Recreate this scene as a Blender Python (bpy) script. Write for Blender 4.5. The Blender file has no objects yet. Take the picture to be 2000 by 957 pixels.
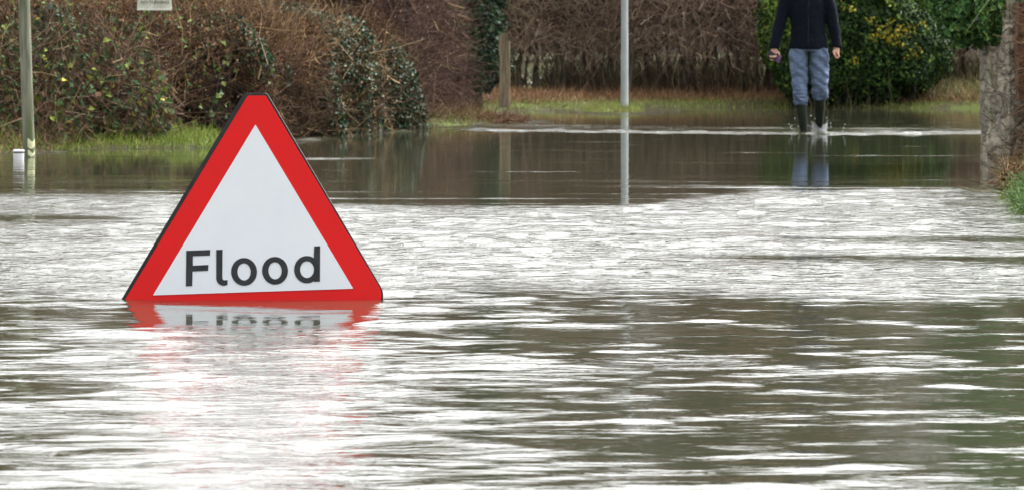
import bpy, bmesh, math
import numpy as np
from mathutils import Vector

SC = bpy.context.scene
COL = SC.collection
rng = np.random.default_rng(7)

# ------------------------------------------------------------------ camera, sky, sun, exposure
CAM_H = 0.69
F = 9000.0                      # focal length in pixels of the 2000 px wide photograph
cam_d = bpy.data.cameras.new('camera')
cam_d.sensor_width = 36.0
cam_d.lens = 36.0 * F / 2000.0
cam_d.shift_y = -(478.5 - 115.0) / 2000.0
cam_d.clip_start = 0.5
cam_d.clip_end = 3000.0
cam_d.dof.use_dof = True
cam_d.dof.focus_distance = 14.2
cam_d.dof.aperture_fstop = 23.0
cam = bpy.data.objects.new('camera', cam_d)
COL.objects.link(cam)
cam.location = (0, 0, CAM_H)
cam.rotation_euler = (math.radians(90), 0, 0)
SC.camera = cam

world = bpy.data.worlds.new('World')
SC.world = world
world.use_nodes = True
nt = world.node_tree
nt.nodes.clear()
sky = nt.nodes.new('ShaderNodeTexSky')
sky.sky_type = 'NISHITA'
sky.sun_disc = False
SUN_EL, SUN_ROT = math.radians(55), math.radians(46)
sky.sun_elevation = SUN_EL
sky.sun_rotation = SUN_ROT
sky.air_density = 1.0
sky.dust_density = 6.0
sky.ozone_density = 1.0
hsv = nt.nodes.new('ShaderNodeHueSaturation')
hsv.inputs['Saturation'].default_value = 0.12      # an overcast, nearly white sky
bg = nt.nodes.new('ShaderNodeBackground')
bg.inputs['Strength'].default_value = 0.15
wo = nt.nodes.new('ShaderNodeOutputWorld')
nt.links.new(sky.outputs[0], hsv.inputs['Color'])
nt.links.new(hsv.outputs[0], bg.inputs['Color'])
nt.links.new(bg.outputs[0], wo.inputs['Surface'])

sun_d = bpy.data.lights.new('sun', 'SUN')
sun_d.energy = 0.5
sun_d.angle = math.radians(25)
sun_d.color = (1.0, 0.97, 0.93)
sun = bpy.data.objects.new('sun', sun_d)
COL.objects.link(sun)
sd = Vector((math.sin(SUN_ROT) * math.cos(SUN_EL), math.cos(SUN_ROT) * math.cos(SUN_EL), math.sin(SUN_EL)))
sun.rotation_euler = sd.to_track_quat('Z', 'Y').to_euler()

vs = SC.view_settings
vs.view_transform = 'Standard'
vs.look = 'None'
vs.gamma = 1.0
vs.use_curve_mapping = False
vs.exposure = 1.92

# ------------------------------------------------------------------ helpers
def wpt(px, py):
    """the point of the water surface under a photo pixel"""
    Y = F * CAM_H / (py - 115.0)
    return ((px - 1000.0) / F * Y, Y)

def upt(px, py, Y):
    return ((px - 1000.0) / F * Y, Y, CAM_H - (py - 115.0) / F * Y)

def tag(o, label=None, cat=None, group=None, kind=None):
    if label: o['label'] = label
    if cat: o['category'] = cat
    if group: o['group'] = group
    if kind: o['kind'] = kind
    return o

def empty(name, loc, label, cat, group=None):
    o = bpy.data.objects.new(name, None)
    COL.objects.link(o)
    o.location = loc
    o.empty_display_size = 0.1
    return tag(o, label, cat, group)

def mesh_np(name, V, faces, mat, col=None, parent=None, smooth=False, attrs=None):
    """faces: list of int arrays (n,3) or (n,4). Vertices in world space; a parent's location is taken off."""
    V = np.asarray(V, dtype=np.float64).reshape(-1, 3)
    if parent is not None:
        off = Vector((0, 0, 0)); p = parent
        while p is not None:
            off = off + p.location; p = p.parent
        V = V - np.array(off[:])
    me = bpy.data.meshes.new(name)
    me.vertices.add(len(V))
    me.vertices.foreach_set('co', V.astype(np.float32).ravel())
    faces = [np.asarray(f, dtype=np.int32) for f in faces if len(f)]
    loops = np.concatenate([f.ravel() for f in faces])
    tot = np.concatenate([np.full(len(f), f.shape[1], dtype=np.int32) for f in faces])
    start = np.concatenate([[0], np.cumsum(tot)[:-1]]).astype(np.int32)
    me.loops.add(len(loops))
    me.loops.foreach_set('vertex_index', loops)
    me.polygons.add(len(tot))
    me.polygons.foreach_set('loop_start', start)
    me.polygons.foreach_set('loop_total', tot)
    me.polygons.foreach_set('use_smooth', np.full(len(tot), bool(smooth)))
    if col is not None:
        a = me.attributes.new('Col', 'FLOAT_COLOR', 'POINT')
        c = np.ones((len(V), 4), dtype=np.float32); c[:, :3] = col
        a.data.foreach_set('color', c.ravel())
    for k, v in (attrs or {}).items():
        a = me.attributes.new(k, 'FLOAT', 'POINT')
        a.data.foreach_set('value', np.asarray(v, dtype=np.float32))
    me.update(calc_edges=True)
    me.validate()
    if mat is not None: me.materials.append(mat)
    o = bpy.data.objects.new(name, me)
    COL.objects.link(o)
    if parent is not None: o.parent = parent
    return o

class MB:
    """collects verts, faces and colours for one mesh"""
    def __init__(s): s.V = []; s.F3 = []; s.F4 = []; s.C = []; s.n = 0
    def add(s, V, F3=None, F4=None, C=(.5, .5, .5)):
        V = np.asarray(V, dtype=float).reshape(-1, 3)
        if F3 is not None and len(F3): s.F3.append(np.asarray(F3) + s.n)
        if F4 is not None and len(F4): s.F4.append(np.asarray(F4) + s.n)
        c = np.empty((len(V), 3)); c[:] = C
        s.V.append(V); s.C.append(c); s.n += len(V)
    def build(s, name, mat, parent=None, smooth=False):
        V = np.concatenate(s.V); fs = []
        if s.F3: fs.append(np.concatenate(s.F3))
        if s.F4: fs.append(np.concatenate(s.F4))
        return mesh_np(name, V, fs, mat, np.concatenate(s.C), parent, smooth)

def new_mat(name, rough=0.7, spec=0.3):
    m = bpy.data.materials.new(name); m.use_nodes = True
    b = m.node_tree.nodes['Principled BSDF']
    b.inputs['Roughness'].default_value = rough
    b.inputs['Specular IOR Level'].default_value = spec
    return m, m.node_tree, b

def noise_mat(name, c1, c2, scale=8.0, rough=0.7, spec=0.3, bump=0.0, detail=4.0, stretch=(1, 1, 1), bscale=None, lo=.35, hi=.65, c3=None, s3=2.0):
    m, t, b = new_mat(name, rough, spec)
    tc = t.nodes.new('ShaderNodeTexCoord'); mp = t.nodes.new('ShaderNodeMapping')
    mp.inputs['Scale'].default_value = stretch
    t.links.new(tc.outputs['Object'], mp.inputs['Vector'])
    n = t.nodes.new('ShaderNodeTexNoise'); n.inputs['Scale'].default_value = scale; n.inputs['Detail'].default_value = detail
    t.links.new(mp.outputs[0], n.inputs['Vector'])
    r = t.nodes.new('ShaderNodeValToRGB')
    r.color_ramp.elements[0].position = lo; r.color_ramp.elements[1].position = hi
    r.color_ramp.elements[0].color = (*c1, 1); r.color_ramp.elements[1].color = (*c2, 1)
    t.links.new(n.outputs['Fac'], r.inputs['Fac'])
    out = r.outputs['Color']
    if c3 is not None:
        n3 = t.nodes.new('ShaderNodeTexNoise'); n3.inputs['Scale'].default_value = s3; n3.inputs['Detail'].default_value = 5
        t.links.new(mp.outputs[0], n3.inputs['Vector'])
        r3 = t.nodes.new('ShaderNodeValToRGB'); r3.color_ramp.elements[0].position = .48; r3.color_ramp.elements[1].position = .62
        t.links.new(n3.outputs['Fac'], r3.inputs['Fac'])
        mx = t.nodes.new('ShaderNodeMix'); mx.data_type = 'RGBA'
        t.links.new(r3.outputs['Color'], mx.inputs['Factor'])
        t.links.new(out, mx.inputs['A']); mx.inputs['B'].default_value = (*c3, 1)
        out = mx.outputs['Result']
    t.links.new(out, b.inputs['Base Color'])
    if bump:
        nb = t.nodes.new('ShaderNodeTexNoise'); nb.inputs['Scale'].default_value = bscale or scale * 3; nb.inputs['Detail'].default_value = 5
        t.links.new(mp.outputs[0], nb.inputs['Vector'])
        bp = t.nodes.new('ShaderNodeBump'); bp.inputs['Strength'].default_value = bump; bp.inputs['Distance'].default_value = 0.02
        t.links.new(nb.outputs['Fac'], bp.inputs['Height']); t.links.new(bp.outputs[0], b.inputs['Normal'])
    return m

def col_mat(name, rough=0.8, spec=0.2, trans=0.0):
    """colour per twig or leaf, varied by noise"""
    m, t, b = new_mat(name, rough, spec)
    a = t.nodes.new('ShaderNodeAttribute'); a.attribute_name = 'Col'
    n = t.nodes.new('ShaderNodeTexNoise'); n.inputs['Scale'].default_value = 30.0
    tc = t.nodes.new('ShaderNodeTexCoord'); t.links.new(tc.outputs['Object'], n.inputs['Vector'])
    mr = t.nodes.new('ShaderNodeMapRange'); mr.inputs['To Min'].default_value = .75; mr.inputs['To Max'].default_value = 1.25
    t.links.new(n.outputs['Fac'], mr.inputs['Value'])
    mx = t.nodes.new('ShaderNodeVectorMath'); mx.operation = 'SCALE'
    t.links.new(a.outputs['Color'], mx.inputs[0]); t.links.new(mr.outputs[0], mx.inputs['Scale'])
    t.links.new(mx.outputs[0], b.inputs['Base Color'])
    if trans:
        tr = t.nodes.new('ShaderNodeBsdfTranslucent'); t.links.new(mx.outputs[0], tr.inputs['Color'])
        ms = t.nodes.new('ShaderNodeMixShader'); ms.inputs[0].default_value = trans
        o = t.nodes['Material Output']
        t.links.new(b.outputs[0], ms.inputs[1]); t.links.new(tr.outputs[0], ms.inputs[2]); t.links.new(ms.outputs[0], o.inputs['Surface'])
    return m

def unit(v): return v / np.maximum(np.linalg.norm(v, axis=-1, keepdims=True), 1e-9)

def snoise(P, freqs, seed):
    """cheap smooth noise in about -1..1 from sums of sines"""
    r = np.random.default_rng(seed); out = np.zeros(P.shape[0])
    for f in freqs:
        for _ in range(3):
            k = r.normal(size=P.shape[1]); k = k / np.linalg.norm(k) * f * r.uniform(.7, 1.4)
            out += np.sin(P @ k + r.uniform(0, 6.28)) / (3 * len(freqs)) * 1.7
    return out

def pick(colors, n, r, jit=.22):
    c = np.array([k[:3] for k in colors]); w = np.array([k[3] for k in colors], dtype=float); w /= w.sum()
    out = c[r.choice(len(c), size=n, p=w)]
    return out * np.exp(r.normal(0, jit, size=(n, 1)))

def twigs(mb, P, D, L, R, C, segs=3, bend=.3, r=None, droop=0.0, tip=.35):
    r = r or rng; n = len(P)
    if n == 0: return
    D = unit(D)
    B = r.normal(size=(n, 3)) * bend; B[:, 2] -= droop
    A = unit(np.cross(D, r.normal(size=(n, 3)))); E = unit(np.cross(D, A))
    s = np.linspace(0, 1, segs + 1)
    wob = r.normal(size=(n, segs + 1, 3)) * .035; wob[:, 0] = 0
    pts = P[:, None] + L[:, None, None] * (D[:, None] * s[None, :, None] + B[:, None] * (s ** 2)[None, :, None] + wob)
    rad = R[:, None] * (1 - (1 - tip) * s)[None]
    V = []
    for a in (0, 2.094, 4.189):
        V.append(pts + rad[..., None] * (A[:, None] * math.cos(a) + E[:, None] * math.sin(a)))
    V = np.stack(V, axis=2).reshape(-1, 3)
    base = (np.arange(n) * (segs + 1) * 3)[:, None, None]
    i = (np.arange(segs) * 3)[None, :, None]
    q = []
    for a in range(3):
        b = (a + 1) % 3
        q.append(np.stack([base + i + a, base + i + b, base + i + 3 + b, base + i + 3 + a], axis=-1).reshape(-1, 4))
    mb.add(V, None, np.concatenate(q), np.repeat(C, (segs + 1) * 3, axis=0))

def leaves(mb, P, N, L, W, C, r=None, fold=.25):
    r = r or rng; n = len(P)
    if n == 0: return
    N = unit(N); U = unit(np.cross(N, r.normal(size=(n, 3)))); S = np.cross(N, U)
    L = L[:, None]; W = W[:, None]
    b = P - U * L * .5; t = P + U * L * .5 - N * L * .12
    l = P + S * W * .5 + N * W * fold - U * L * .08; q = P - S * W * .5 + N * W * fold - U * L * .08
    V = np.stack([b, l, t, q], axis=1).reshape(-1, 3)
    k = (np.arange(n) * 4)[:, None]
    F3 = np.concatenate([k + np.array([[0, 2, 1]]), k + np.array([[0, 3, 2]])])
    mb.add(V, F3, None, np.repeat(C, 4, axis=0))

def tube(mb, pts, rads, C, seg=10, cap=True, squash=None):
    pts = np.asarray(pts, dtype=float); n = len(pts); rads = np.broadcast_to(np.asarray(rads, dtype=float), (n,))
    T = unit(np.gradient(pts, axis=0)); up = np.array([0., 1., 0.]) if abs(T[0][2]) > .8 else np.array([0., 0., 1.])
    A = unit(np.cross(T, up)); E = np.cross(T, A)
    an = np.linspace(0, 2 * np.pi, seg, endpoint=False)
    V = pts[:, None] + rads[:, None, None] * (A[:, None] * np.cos(an)[None, :, None] + E[:, None] * np.sin(an)[None, :, None])
    V = V.reshape(-1, 3)
    q = []
    for i in range(n - 1):
        for a in range(seg):
            b = (a + 1) % seg
            q.append((i * seg + a, i * seg + b, (i + 1) * seg + b, (i + 1) * seg + a))
    V = np.concatenate([V, pts[:1], pts[-1:]])
    t3 = []
    if cap:
        for a in range(seg):
            b = (a + 1) % seg
            t3.append((n * seg, b, a)); t3.append((n * seg + 1, (n - 1) * seg + a, (n - 1) * seg + b))
    mb.add(V, t3, q, C)

def box(mb, lo, hi, C):
    x0, y0, z0 = lo; x1, y1, z1 = hi
    V = [(x0, y0, z0), (x1, y0, z0), (x1, y1, z0), (x0, y1, z0), (x0, y0, z1), (x1, y0, z1), (x1, y1, z1), (x0, y1, z1)]
    mb.add(V, None, [(0, 3, 2, 1), (4, 5, 6, 7), (0, 1, 5, 4), (1, 2, 6, 5), (2, 3, 7, 6), (3, 0, 4, 7)], C)

# ------------------------------------------------------------------ terrain
SHORE = np.array([
    (-4.3, -12), (-4.3, 12), (-4.2, 26), (-4.1, 32.0), (-3.55, 33.7), wpt(110, 294), wpt(300, 290), wpt(420, 290), wpt(500, 280), wpt(590, 266),
    wpt(700, 258), wpt(800, 250), wpt(900, 246), wpt(990, 240), (0.05, 50.2), (-.35, 53), (-.6, 57), wpt(945, 217), wpt(1100, 215), wpt(1240, 211),
    wpt(1400, 210.5), wpt(1560, 211), wpt(1750, 212), wpt(1900, 213), (8.5, 63), (9.0, 50), (6.2, 38), (3.9, 32.5), (3.14, 30.7), (3.0, 27.6), wpt(1962, 360), wpt(1955, 385), wpt(2000, 420), (2.45, 19.4),
    (2.5, 17.5), (2.5, 12), (2.6, -12)])

def sdist(P, poly):
    """signed distance, negative inside"""
    n = len(poly); d = np.full(len(P), 1e9); inside = np.zeros(len(P), dtype=bool)
    for i in range(n):
        a = poly[i]; b = poly[(i + 1) % n]; e = b - a
        w = P - a; t = np.clip((w @ e) / (e @ e), 0, 1)
        d = np.minimum(d, np.linalg.norm(w - t[:, None] * e, axis=1))
        c = ((a[1] <= P[:, 1]) & (b[1] > P[:, 1])) | ((b[1] <= P[:, 1]) & (a[1] > P[:, 1]))
        with np.errstate(divide='ignore', invalid='ignore'):
            xi = a[0] + (P[:, 1] - a[1]) / (b[1] - a[1]) * e[0]
        inside ^= c & (P[:, 0] < xi)
    return np.where(inside, -d, d)

ISLE = np.array(wpt(1195, 216.5))
def shore_d(P):
    d = sdist(P, SHORE)
    di = (np.hypot((P[:, 0] - ISLE[0]) / .37, (P[:, 1] - ISLE[1]) / 1.9) - 1) * .37
    n = snoise(P, (1.2, 4.0), 3) * .07
    return np.maximum(d + n, -di)

def ground_z(P):
    P = np.asarray(P, dtype=float).reshape(-1, 2)
    d = shore_d(P)
    z = np.where(d < 0, -.17 * (1 - np.exp(d * 3.0)), .22 * (1 - np.exp(-np.maximum(d, 0) * .9)))
    z = z + snoise(P, (1.5, 3.5), 5) * .02 * np.clip(d + .3, 0, 1)
    di = np.hypot((P[:, 0] - ISLE[0]) / .37, (P[:, 1] - ISLE[1]) / 1.9)
    z = np.where(di < 1, np.minimum(z, .03 * (1 - di) + .004), z)
    # flooded meadow behind the far hedge
    f = np.clip((P[:, 1] - 68.5) / 3.0, 0, 1); f = f * f * (3 - 2 * f)
    z = z * (1 - f) + f * (.095 + .075 * snoise(P * np.array([1, .35]), (.25, .7), 11))
    f2 = np.clip((P[:, 1] - 200) / 60.0, 0, 1)
    return z * (1 - f2) + f2 * 1.0

gx = np.unique(np.concatenate([np.linspace(-1500, -60, 12), np.linspace(-60, -10, 26), np.linspace(-10, 12, 150), np.linspace(12, 60, 25), np.linspace(60, 1500, 12)]))
gy = np.unique(np.concatenate([np.linspace(-300, -12, 8), np.linspace(-12, 26, 60), np.linspace(26, 72, 260), np.linspace(72, 120, 60), np.linspace(120, 260, 40), np.linspace(260, 2500, 20)]))
GX, GY = np.meshgrid(gx, gy)
gp = np.stack([GX.ravel(), GY.ravel()], 1)
gz = ground_z(gp)
nxg, nyg = len(gx), len(gy)
ii = (np.arange(nyg - 1)[:, None] * nxg + np.arange(nxg - 1)[None]).ravel()
gq = np.stack([ii, ii + 1, ii + 1 + nxg, ii + nxg], 1)
M_GROUND = noise_mat('earth and turf', (.035, .028, .016), (.06, .078, .018), 1.6, .9, .1, .5, 6, lo=.42, hi=.58)
ground = mesh_np('ground', np.column_stack([gp, gz]), [gq], M_GROUND, smooth=True)
tag(ground, kind='structure')

# ------------------------------------------------------------------ flood water
ys = [5.3]
while ys[-1] < 70: ys.append(ys[-1] + max(.012, ys[-1] * .0014))
ys = np.concatenate([[-300, -60, -10, 0, 3, 4.5], ys, np.linspace(72, 120, 20), [150, 200, 260, 400]])
us = np.concatenate([[-400, -60, -12, -5, -2.4], np.linspace(-1.35, 1.35, 330), [2.4, 5, 12, 60, 400]])
hw = np.maximum(ys, 5.0) * .1111
WX = us[None] * hw[:, None]; WY = np.broadcast_to(ys[:, None], WX.shape)
wp = np.stack([WX.ravel(), WY.ravel()], 1)

def sstep(a, b, x):
    t = np.clip((x - a) / (b - a), 0, 1); return t * t * (3 - 2 * t)

def ripple(P):
    """rms slope of the ripples over the flood: calm reaches, current lines, the wake of the wader"""
    X, Y = P[:, 0], np.maximum(P[:, 1], 4.0)
    px = 1000 + F * X / Y
    wob = snoise(P * np.array([1.0, .25]), (.8, 2.5), 21)
    st = snoise(P * np.array([.9, 3.2]), (1., 2.2), 22)       # streaks lying across the view
    st2 = snoise(P * np.array([1.6, 7.0]), (1., 2.0), 23)
    s = np.full(len(P), .0011)
    s = np.where((Y > 28.5) & (Y < 33.5) & (px < 140), .006, s)
    # beyond the wake
    s = np.where(Y > 46, .0012 + .0015 * np.clip(st, 0, 1), s)
    # wake line thrown by the wading person
    Ye = np.interp(px, [880, 1200, 1500, 1600, 1900], [44.6, 43.0, 42.0, 41.9, 42.2]) + wob * .12
    wid = np.interp(px, [880, 1100, 1500, 2000], [.5, 1.0, 1.2, 1.6])
    k = sstep(0, .12, Y - Ye) * (1 - sstep(wid * .8, wid * 1.3, Y - Ye)) * sstep(840, 960, px)
    k2 = sstep(0, .3, Y - Ye) * (1 - sstep(3.5, 6.0, Y - Ye)) * sstep(820, 960, px) * np.clip(.25 + 1.1 * st2, 0, 1)
    s = np.maximum(s, .14 * k); s = np.maximum(s, .06 * k2)
    k = np.clip(snoise(P * np.array([1, .5]), (7., 13.), 26) - .25, 0, 1) * sstep(45, 46.5, Y) * (1 - sstep(51, 54, Y)) * sstep(1440, 1540, px); s = np.maximum(s, .05 * k)
    # thin bright lines in the calm reach
    k = np.exp(-((Y - 31.9 + wob * .2) / .35) ** 2) * sstep(500, 600, px) * (1 - sstep(690, 780, px)); s = np.maximum(s, .05 * k)
    k = np.clip(st2 - .75, 0, 1) * 4 * (Y > 22) * (Y < 46); s = np.maximum(s, .012 * k)
    st3 = snoise(P * np.array([.8, 5.0]), (1.3, 2.6), 27); k = sstep(28.5, 22.5, Y) * np.clip(st3 - .05, 0, 1) * 1.6 * (Y > 20); s = np.maximum(s, .06 * k * np.interp(px, [0, 500, 900, 1400], [.7, .35, .45, 1]))
    # rippled reach
    Yb = np.interp(px, [0, 330, 480, 1250, 1500, 2000], [23.5, 23.2, 21.7, 21.6, 23.9, 24.6]) + wob * .3 + .12 * st2
    k = sstep(.45, -.9, Y - Yb + .35 * st3)
    lo = .088 + .02 * st
    dark = np.exp(-((Y - 19.9) / .7) ** 2) * (1 - sstep(200, 330, px)) * .8
    dark = np.maximum(dark, np.exp(-((Y - 15.9 + wob * .2) / .5) ** 2) * sstep(1150, 1500, px) * .85)
    dark = np.maximum(dark, np.exp(-((Y - 17.7 + wob * .2) / .4) ** 2) * sstep(1300, 1600, px) * .7)
    lo = lo * (1 - dark)
    # nearer than the sign
    right = np.interp(px, [250, 700, 1000, 1500], [0, .2, .75, 1.0])
    fore = sstep(15.6 + .9 * wob, 13.3 + .9 * wob, Y)
    blob_n = snoise(P * np.array([1.0, .8]), (13., 30.), 24)      # wavelet patches a hand or two across
    mid_n = snoise(P * np.array([.7, 1.6]), (2.0, 4.5), 25)
    band = np.exp(-((Y - 10.35 + .2 * wob) / .42) ** 2) + .9 * np.exp(-((Y - 8.75 + .12 * wob) / .2) ** 2) + .6 * np.exp(-((Y - 12.0 + .15 * wob) / .16) ** 2)
    col_ = np.exp(-((X / Y + .052) / .026) ** 2)
    cover = .42 - .40 * right + .36 * mid_n + .42 * band + .85 * col_
    patch = sstep(.0, 1.3, cover + .75 * blob_n)
    near = (.0110 - .0030 * right) + .007 * np.clip(st2 + .2, 0, 1) + .014 * col_ + (.035 - .003 * right) * patch
    r = lo * (1 - fore) + near * fore
    # lee of the sign
    lee = sstep(.40, .30, np.abs(X + .745)) * sstep(11.65, 12.1, Y) * sstep(13.6, 13.3, Y)
    r = r * (1 - lee) + .0052 * lee
    s = np.where(k > 0, s * (1 - k) + r * k, s)
    # riffles lapping the verges
    d = shore_d(P); wd = np.interp(Y, [20, 36, 50, 66], [.12, .45, .6, .9])
    k = sstep(-wd, -wd * .6, d) * (Y > 26) * np.clip(.55 + .8 * st2, 0, 1) * (px < 1800)
    s = np.maximum(s, np.where(X < -.9, .13, .07) * k)
    return np.clip(s, .0004, .25)

amp = ripple(wp)
h = np.zeros(len(wp))
rw = np.random.default_rng(31)
NC = 110
step_y = np.repeat(np.gradient(ys), len(us))
lams = np.exp(rw.uniform(np.log(.045), np.log(.75), NC))
for lam in lams:
    th = rw.normal(0, .68); k = 2 * np.pi / lam
    kx, ky = k * math.sin(th), k * math.cos(th)
    a = math.sqrt(2.0 / NC) / k * (1.1 if lam > .12 else .95)
    w = np.clip(lam / (3.0 * step_y) - .5, 0, 1) * np.where(wp[:, 1] < 13.5, np.clip((lam - .045) / .08, .2, 1) * 1.1, 1)
    h += a * w * np.sin(kx * wp[:, 0] + ky * wp[:, 1] + rw.uniform(0, 6.28))
edge = np.tile(np.clip((1.34 - np.abs(us)) / .05, 0, 1), len(ys)) * np.repeat(np.clip((ys - 5.3) / .2, 0, 1) * np.clip((69 - ys) / 2, 0, 1), len(us))
wz = h * amp * edge
nu = len(us)
jj = (np.arange(len(ys) - 1)[:, None] * nu + np.arange(nu - 1)[None]).ravel()
wq = np.stack([jj, jj + 1, jj + 1 + nu, jj + nu], 1)

m, t, b = new_mat('muddy flood water', .02, .5)
b.inputs['Base Color'].default_value = (.046, .047, .030, 1)
b.inputs['IOR'].default_value = 1.333
at = t.nodes.new('ShaderNodeAttribute'); at.attribute_name = 'ripple'
tc = t.nodes.new('ShaderNodeTexCoord')
mp = t.nodes.new('ShaderNodeMapping'); mp.inputs['Scale'].default_value = (9, 20, 9)
t.links.new(tc.outputs['Object'], mp.inputs['Vector'])
n1 = t.nodes.new('ShaderNodeTexNoise'); n1.inputs['Scale'].default_value = 1.0; n1.inputs['Detail'].default_value = 3
t.links.new(mp.outputs[0], n1.inputs['Vector'])
hh = t.nodes.new('ShaderNodeMath'); hh.operation = 'MULTIPLY'
t.links.new(n1.outputs['Fac'], hh.inputs[0]); t.links.new(at.outputs['Fac'], hh.inputs[1])
bp = t.nodes.new('ShaderNodeBump'); bp.inputs['Strength'].default_value = 1.0; bp.inputs['Distance'].default_value = .2
t.links.new(hh.outputs[0], bp.inputs['Height']); t.links.new(bp.outputs[0], b.inputs['Normal'])
M_WATER = m
water = mesh_np('water', np.column_stack([wp, wz]), [wq], M_WATER, smooth=True, attrs={'ripple': amp * np.where(wp[:, 1] < 14.0, np.clip(.62 + (wp[:, 1] - 12.5) * .3, .62, 1), 1.0)})
tag(water, kind='structure')

# ------------------------------------------------------------------ vegetation builders
M_TWIG = col_mat('bare twigs', .85, .06)
M_LEAF = col_mat('hedge leaves', .75, .12, .06)
M_GLOSS = col_mat('glossy evergreen leaves', .5, .22, .08)
M_BARK = noise_mat('dark bark', (.035, .028, .02), (.09, .075, .055), 14, .9, .1, .6, 5, (1, 1, .25))
M_GRASS = col_mat('grass blades', .6, .25, .25)

def along(path, tt):
    path = np.asarray(path, dtype=float); seg = np.linalg.norm(np.diff(path, axis=0), axis=1); s = np.concatenate([[0], np.cumsum(seg)]) / seg.sum()
    C = np.stack([np.interp(tt, s, path[:, i]) for i in range(2)], 1)
    i = np.clip(np.searchsorted(s, tt, side='right') - 1, 0, len(seg) - 1)
    T = unit(np.diff(path, axis=0))[i]
    return C, np.stack([T[:, 1], -T[:, 0]], 1), T        # centre, side normal (to the road), tangent

class Vol:
    """a hedge body along a path: half width w, from zb (over the ground) to height hf(t)"""
    def __init__(s, path, w, zb, h, seed, lump=.16, power=.7):
        s.path = np.asarray(path, dtype=float); s.w = w; s.zb = zb; s.h = h if callable(h) else (lambda t, hh=h: np.full(len(t), hh)); s.seed = seed; s.lump = lump; s.power = power
    def pts(s, n, r, bias=5.0, lo=0.0, front=None):
        t = r.uniform(0, 1, n); ph = r.uniform(0, np.pi, n)
        if front is not None: ph = np.where(r.uniform(size=n) < front, r.uniform(0, 1, n) ** 1.7 * 1.75, ph)
        rr = r.uniform(0, 1, n) ** (1 / bias)
        return s.at(t, ph, rr)
    def at(s, t, ph, rr):
        c, sn = np.cos(ph), np.sin(ph)
        a = np.sign(c) * np.abs(c) ** s.power; zz = np.abs(sn) ** s.power
        C, N, T = along(s.path, t)
        L = np.linalg.norm(np.diff(s.path, axis=0), axis=1).sum()
        q = np.stack([t * L, ph * 1.3], 1)
        lump = 1 + s.lump * snoise(q, (2.0, 5.0), s.seed)
        endt = np.minimum(t, 1 - t) * L
        endf = np.sqrt(np.clip(endt / .35, 0.02, 1))
        w = s.w * lump * endf
        H = s.h(t) * (1 + (lump - 1) * .5)
        XY = C + N * (a * w * rr)[:, None]
        gz = ground_z(XY) + s.zb
        P = np.column_stack([XY, gz + (H - s.zb) * zz * rr])
        Nr = np.column_stack([N * c[:, None], sn])
        return P, unit(Nr), t, zz * rr
    def core(s, mb, k, C, r, nt_=60, npp=18, z0=0.0):  # inner shell, coloured near black to put inner shade into the hedge
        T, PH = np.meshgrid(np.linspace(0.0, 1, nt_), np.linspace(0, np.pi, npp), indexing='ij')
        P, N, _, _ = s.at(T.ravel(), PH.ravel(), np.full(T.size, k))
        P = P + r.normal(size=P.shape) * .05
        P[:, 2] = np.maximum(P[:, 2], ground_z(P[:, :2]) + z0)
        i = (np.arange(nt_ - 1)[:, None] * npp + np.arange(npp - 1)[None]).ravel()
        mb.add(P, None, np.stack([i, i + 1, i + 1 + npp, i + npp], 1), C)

def twig_layer(mb, vol, n, length, rad, colors, r, bias=5., out=.8, up=.5, rnd=.7, segs=3, bend=.3, droop=0., mask=None, front=.6):
    P, N, t_, z_ = vol.pts(n, r, bias, front=front)
    if mask is not None:
        k = mask(P, t_, z_); P, N = P[k], N[k]
    n = len(P)
    D = N * out + np.array([0, 0, up]) + r.normal(size=(n, 3)) * rnd
    L = r.uniform(*length, n); R = r.uniform(*rad, n)
    D = unit(D); cl = np.exp(.5 * snoise(P, (1.3, 3.5), vol.seed + 7))[:, None]
    twigs(mb, P - D * L[:, None] * .55, D, L, R, pick(colors, n, r) * cl, segs, bend, r, droop)

def leaf_layer(mb, vol, n, length, wid, colors, r, bias=6., rnd=.7, mask=None, front=.6, up=.3):
    P, N, t_, z_ = vol.pts(n, r, bias, front=front)
    if mask is not None:
        k = mask(P, t_, z_); P, N = P[k], N[k]
    n = len(P)
    L = r.uniform(*length, n)
    leaves(mb, P, N + np.array([0, 0, up]) + r.normal(size=(n, 3)) * rnd, L, L * wid, pick(colors, n, r), r)

def clumpy(freqs, seed, thr):
    return lambda P, t, z: snoise(P, freqs, seed) > thr

BROWN = [(.130, .066, .030, 3), (.085, .045, .022, 3), (.18, .105, .05, 1.3), (.055, .032, .018, 2)]
TAN = [(.23, .155, .080, 2), (.16, .105, .058, 2), (.32, .235, .14, .6)]
PINK = [(.125, .077, .062, 3), (.090, .054, .045, 3), (.19, .130, .10, 1), (.055, .035, .03, 2)]
IVY = [(.020, .046, .018, 3), (.014, .032, .016, 3), (.040, .080, .030, 1.2), (.07, .11, .055, .4)]

# ------------------------------------------------------------------ clipped brown hedge behind the flood sign
r = np.random.default_rng(101)
hA = Vol([(-5.6, 35.6), (-4.2, 36.6), (-3.0, 38.3), (-2.65, 40.4), (-2.25, 42.7), (-1.75, 45.8)], .85, .0, 1.15, 12, .22, .62)
hedge = empty('hedge', (-3.0, 38.2, .1), 'long brown clipped hedge with ivy patches behind the red flood triangle', 'hedge')
mb = MB(); hA.core(mb, .66, (.004, .003, .0022), r, 120, 20)  # near-black shell puts the shade between the twigs into colour
twig_layer(mb, hA, 17000, (.12, .34), (.0016, .0034), TAN + PINK + BROWN, r, 6, .7, .6, .7, 3, .35)
twig_layer(mb, hA, 9000, (.10, .26), (.0018, .0036), TAN, r, 9, .5, .9, .5, 3, .35, mask=lambda P, t, z: (z > .72) & (snoise(P, (1.5, 4), 55) > -.25))  # tan twig ends on top; the lit top is also put into their colour
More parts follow.
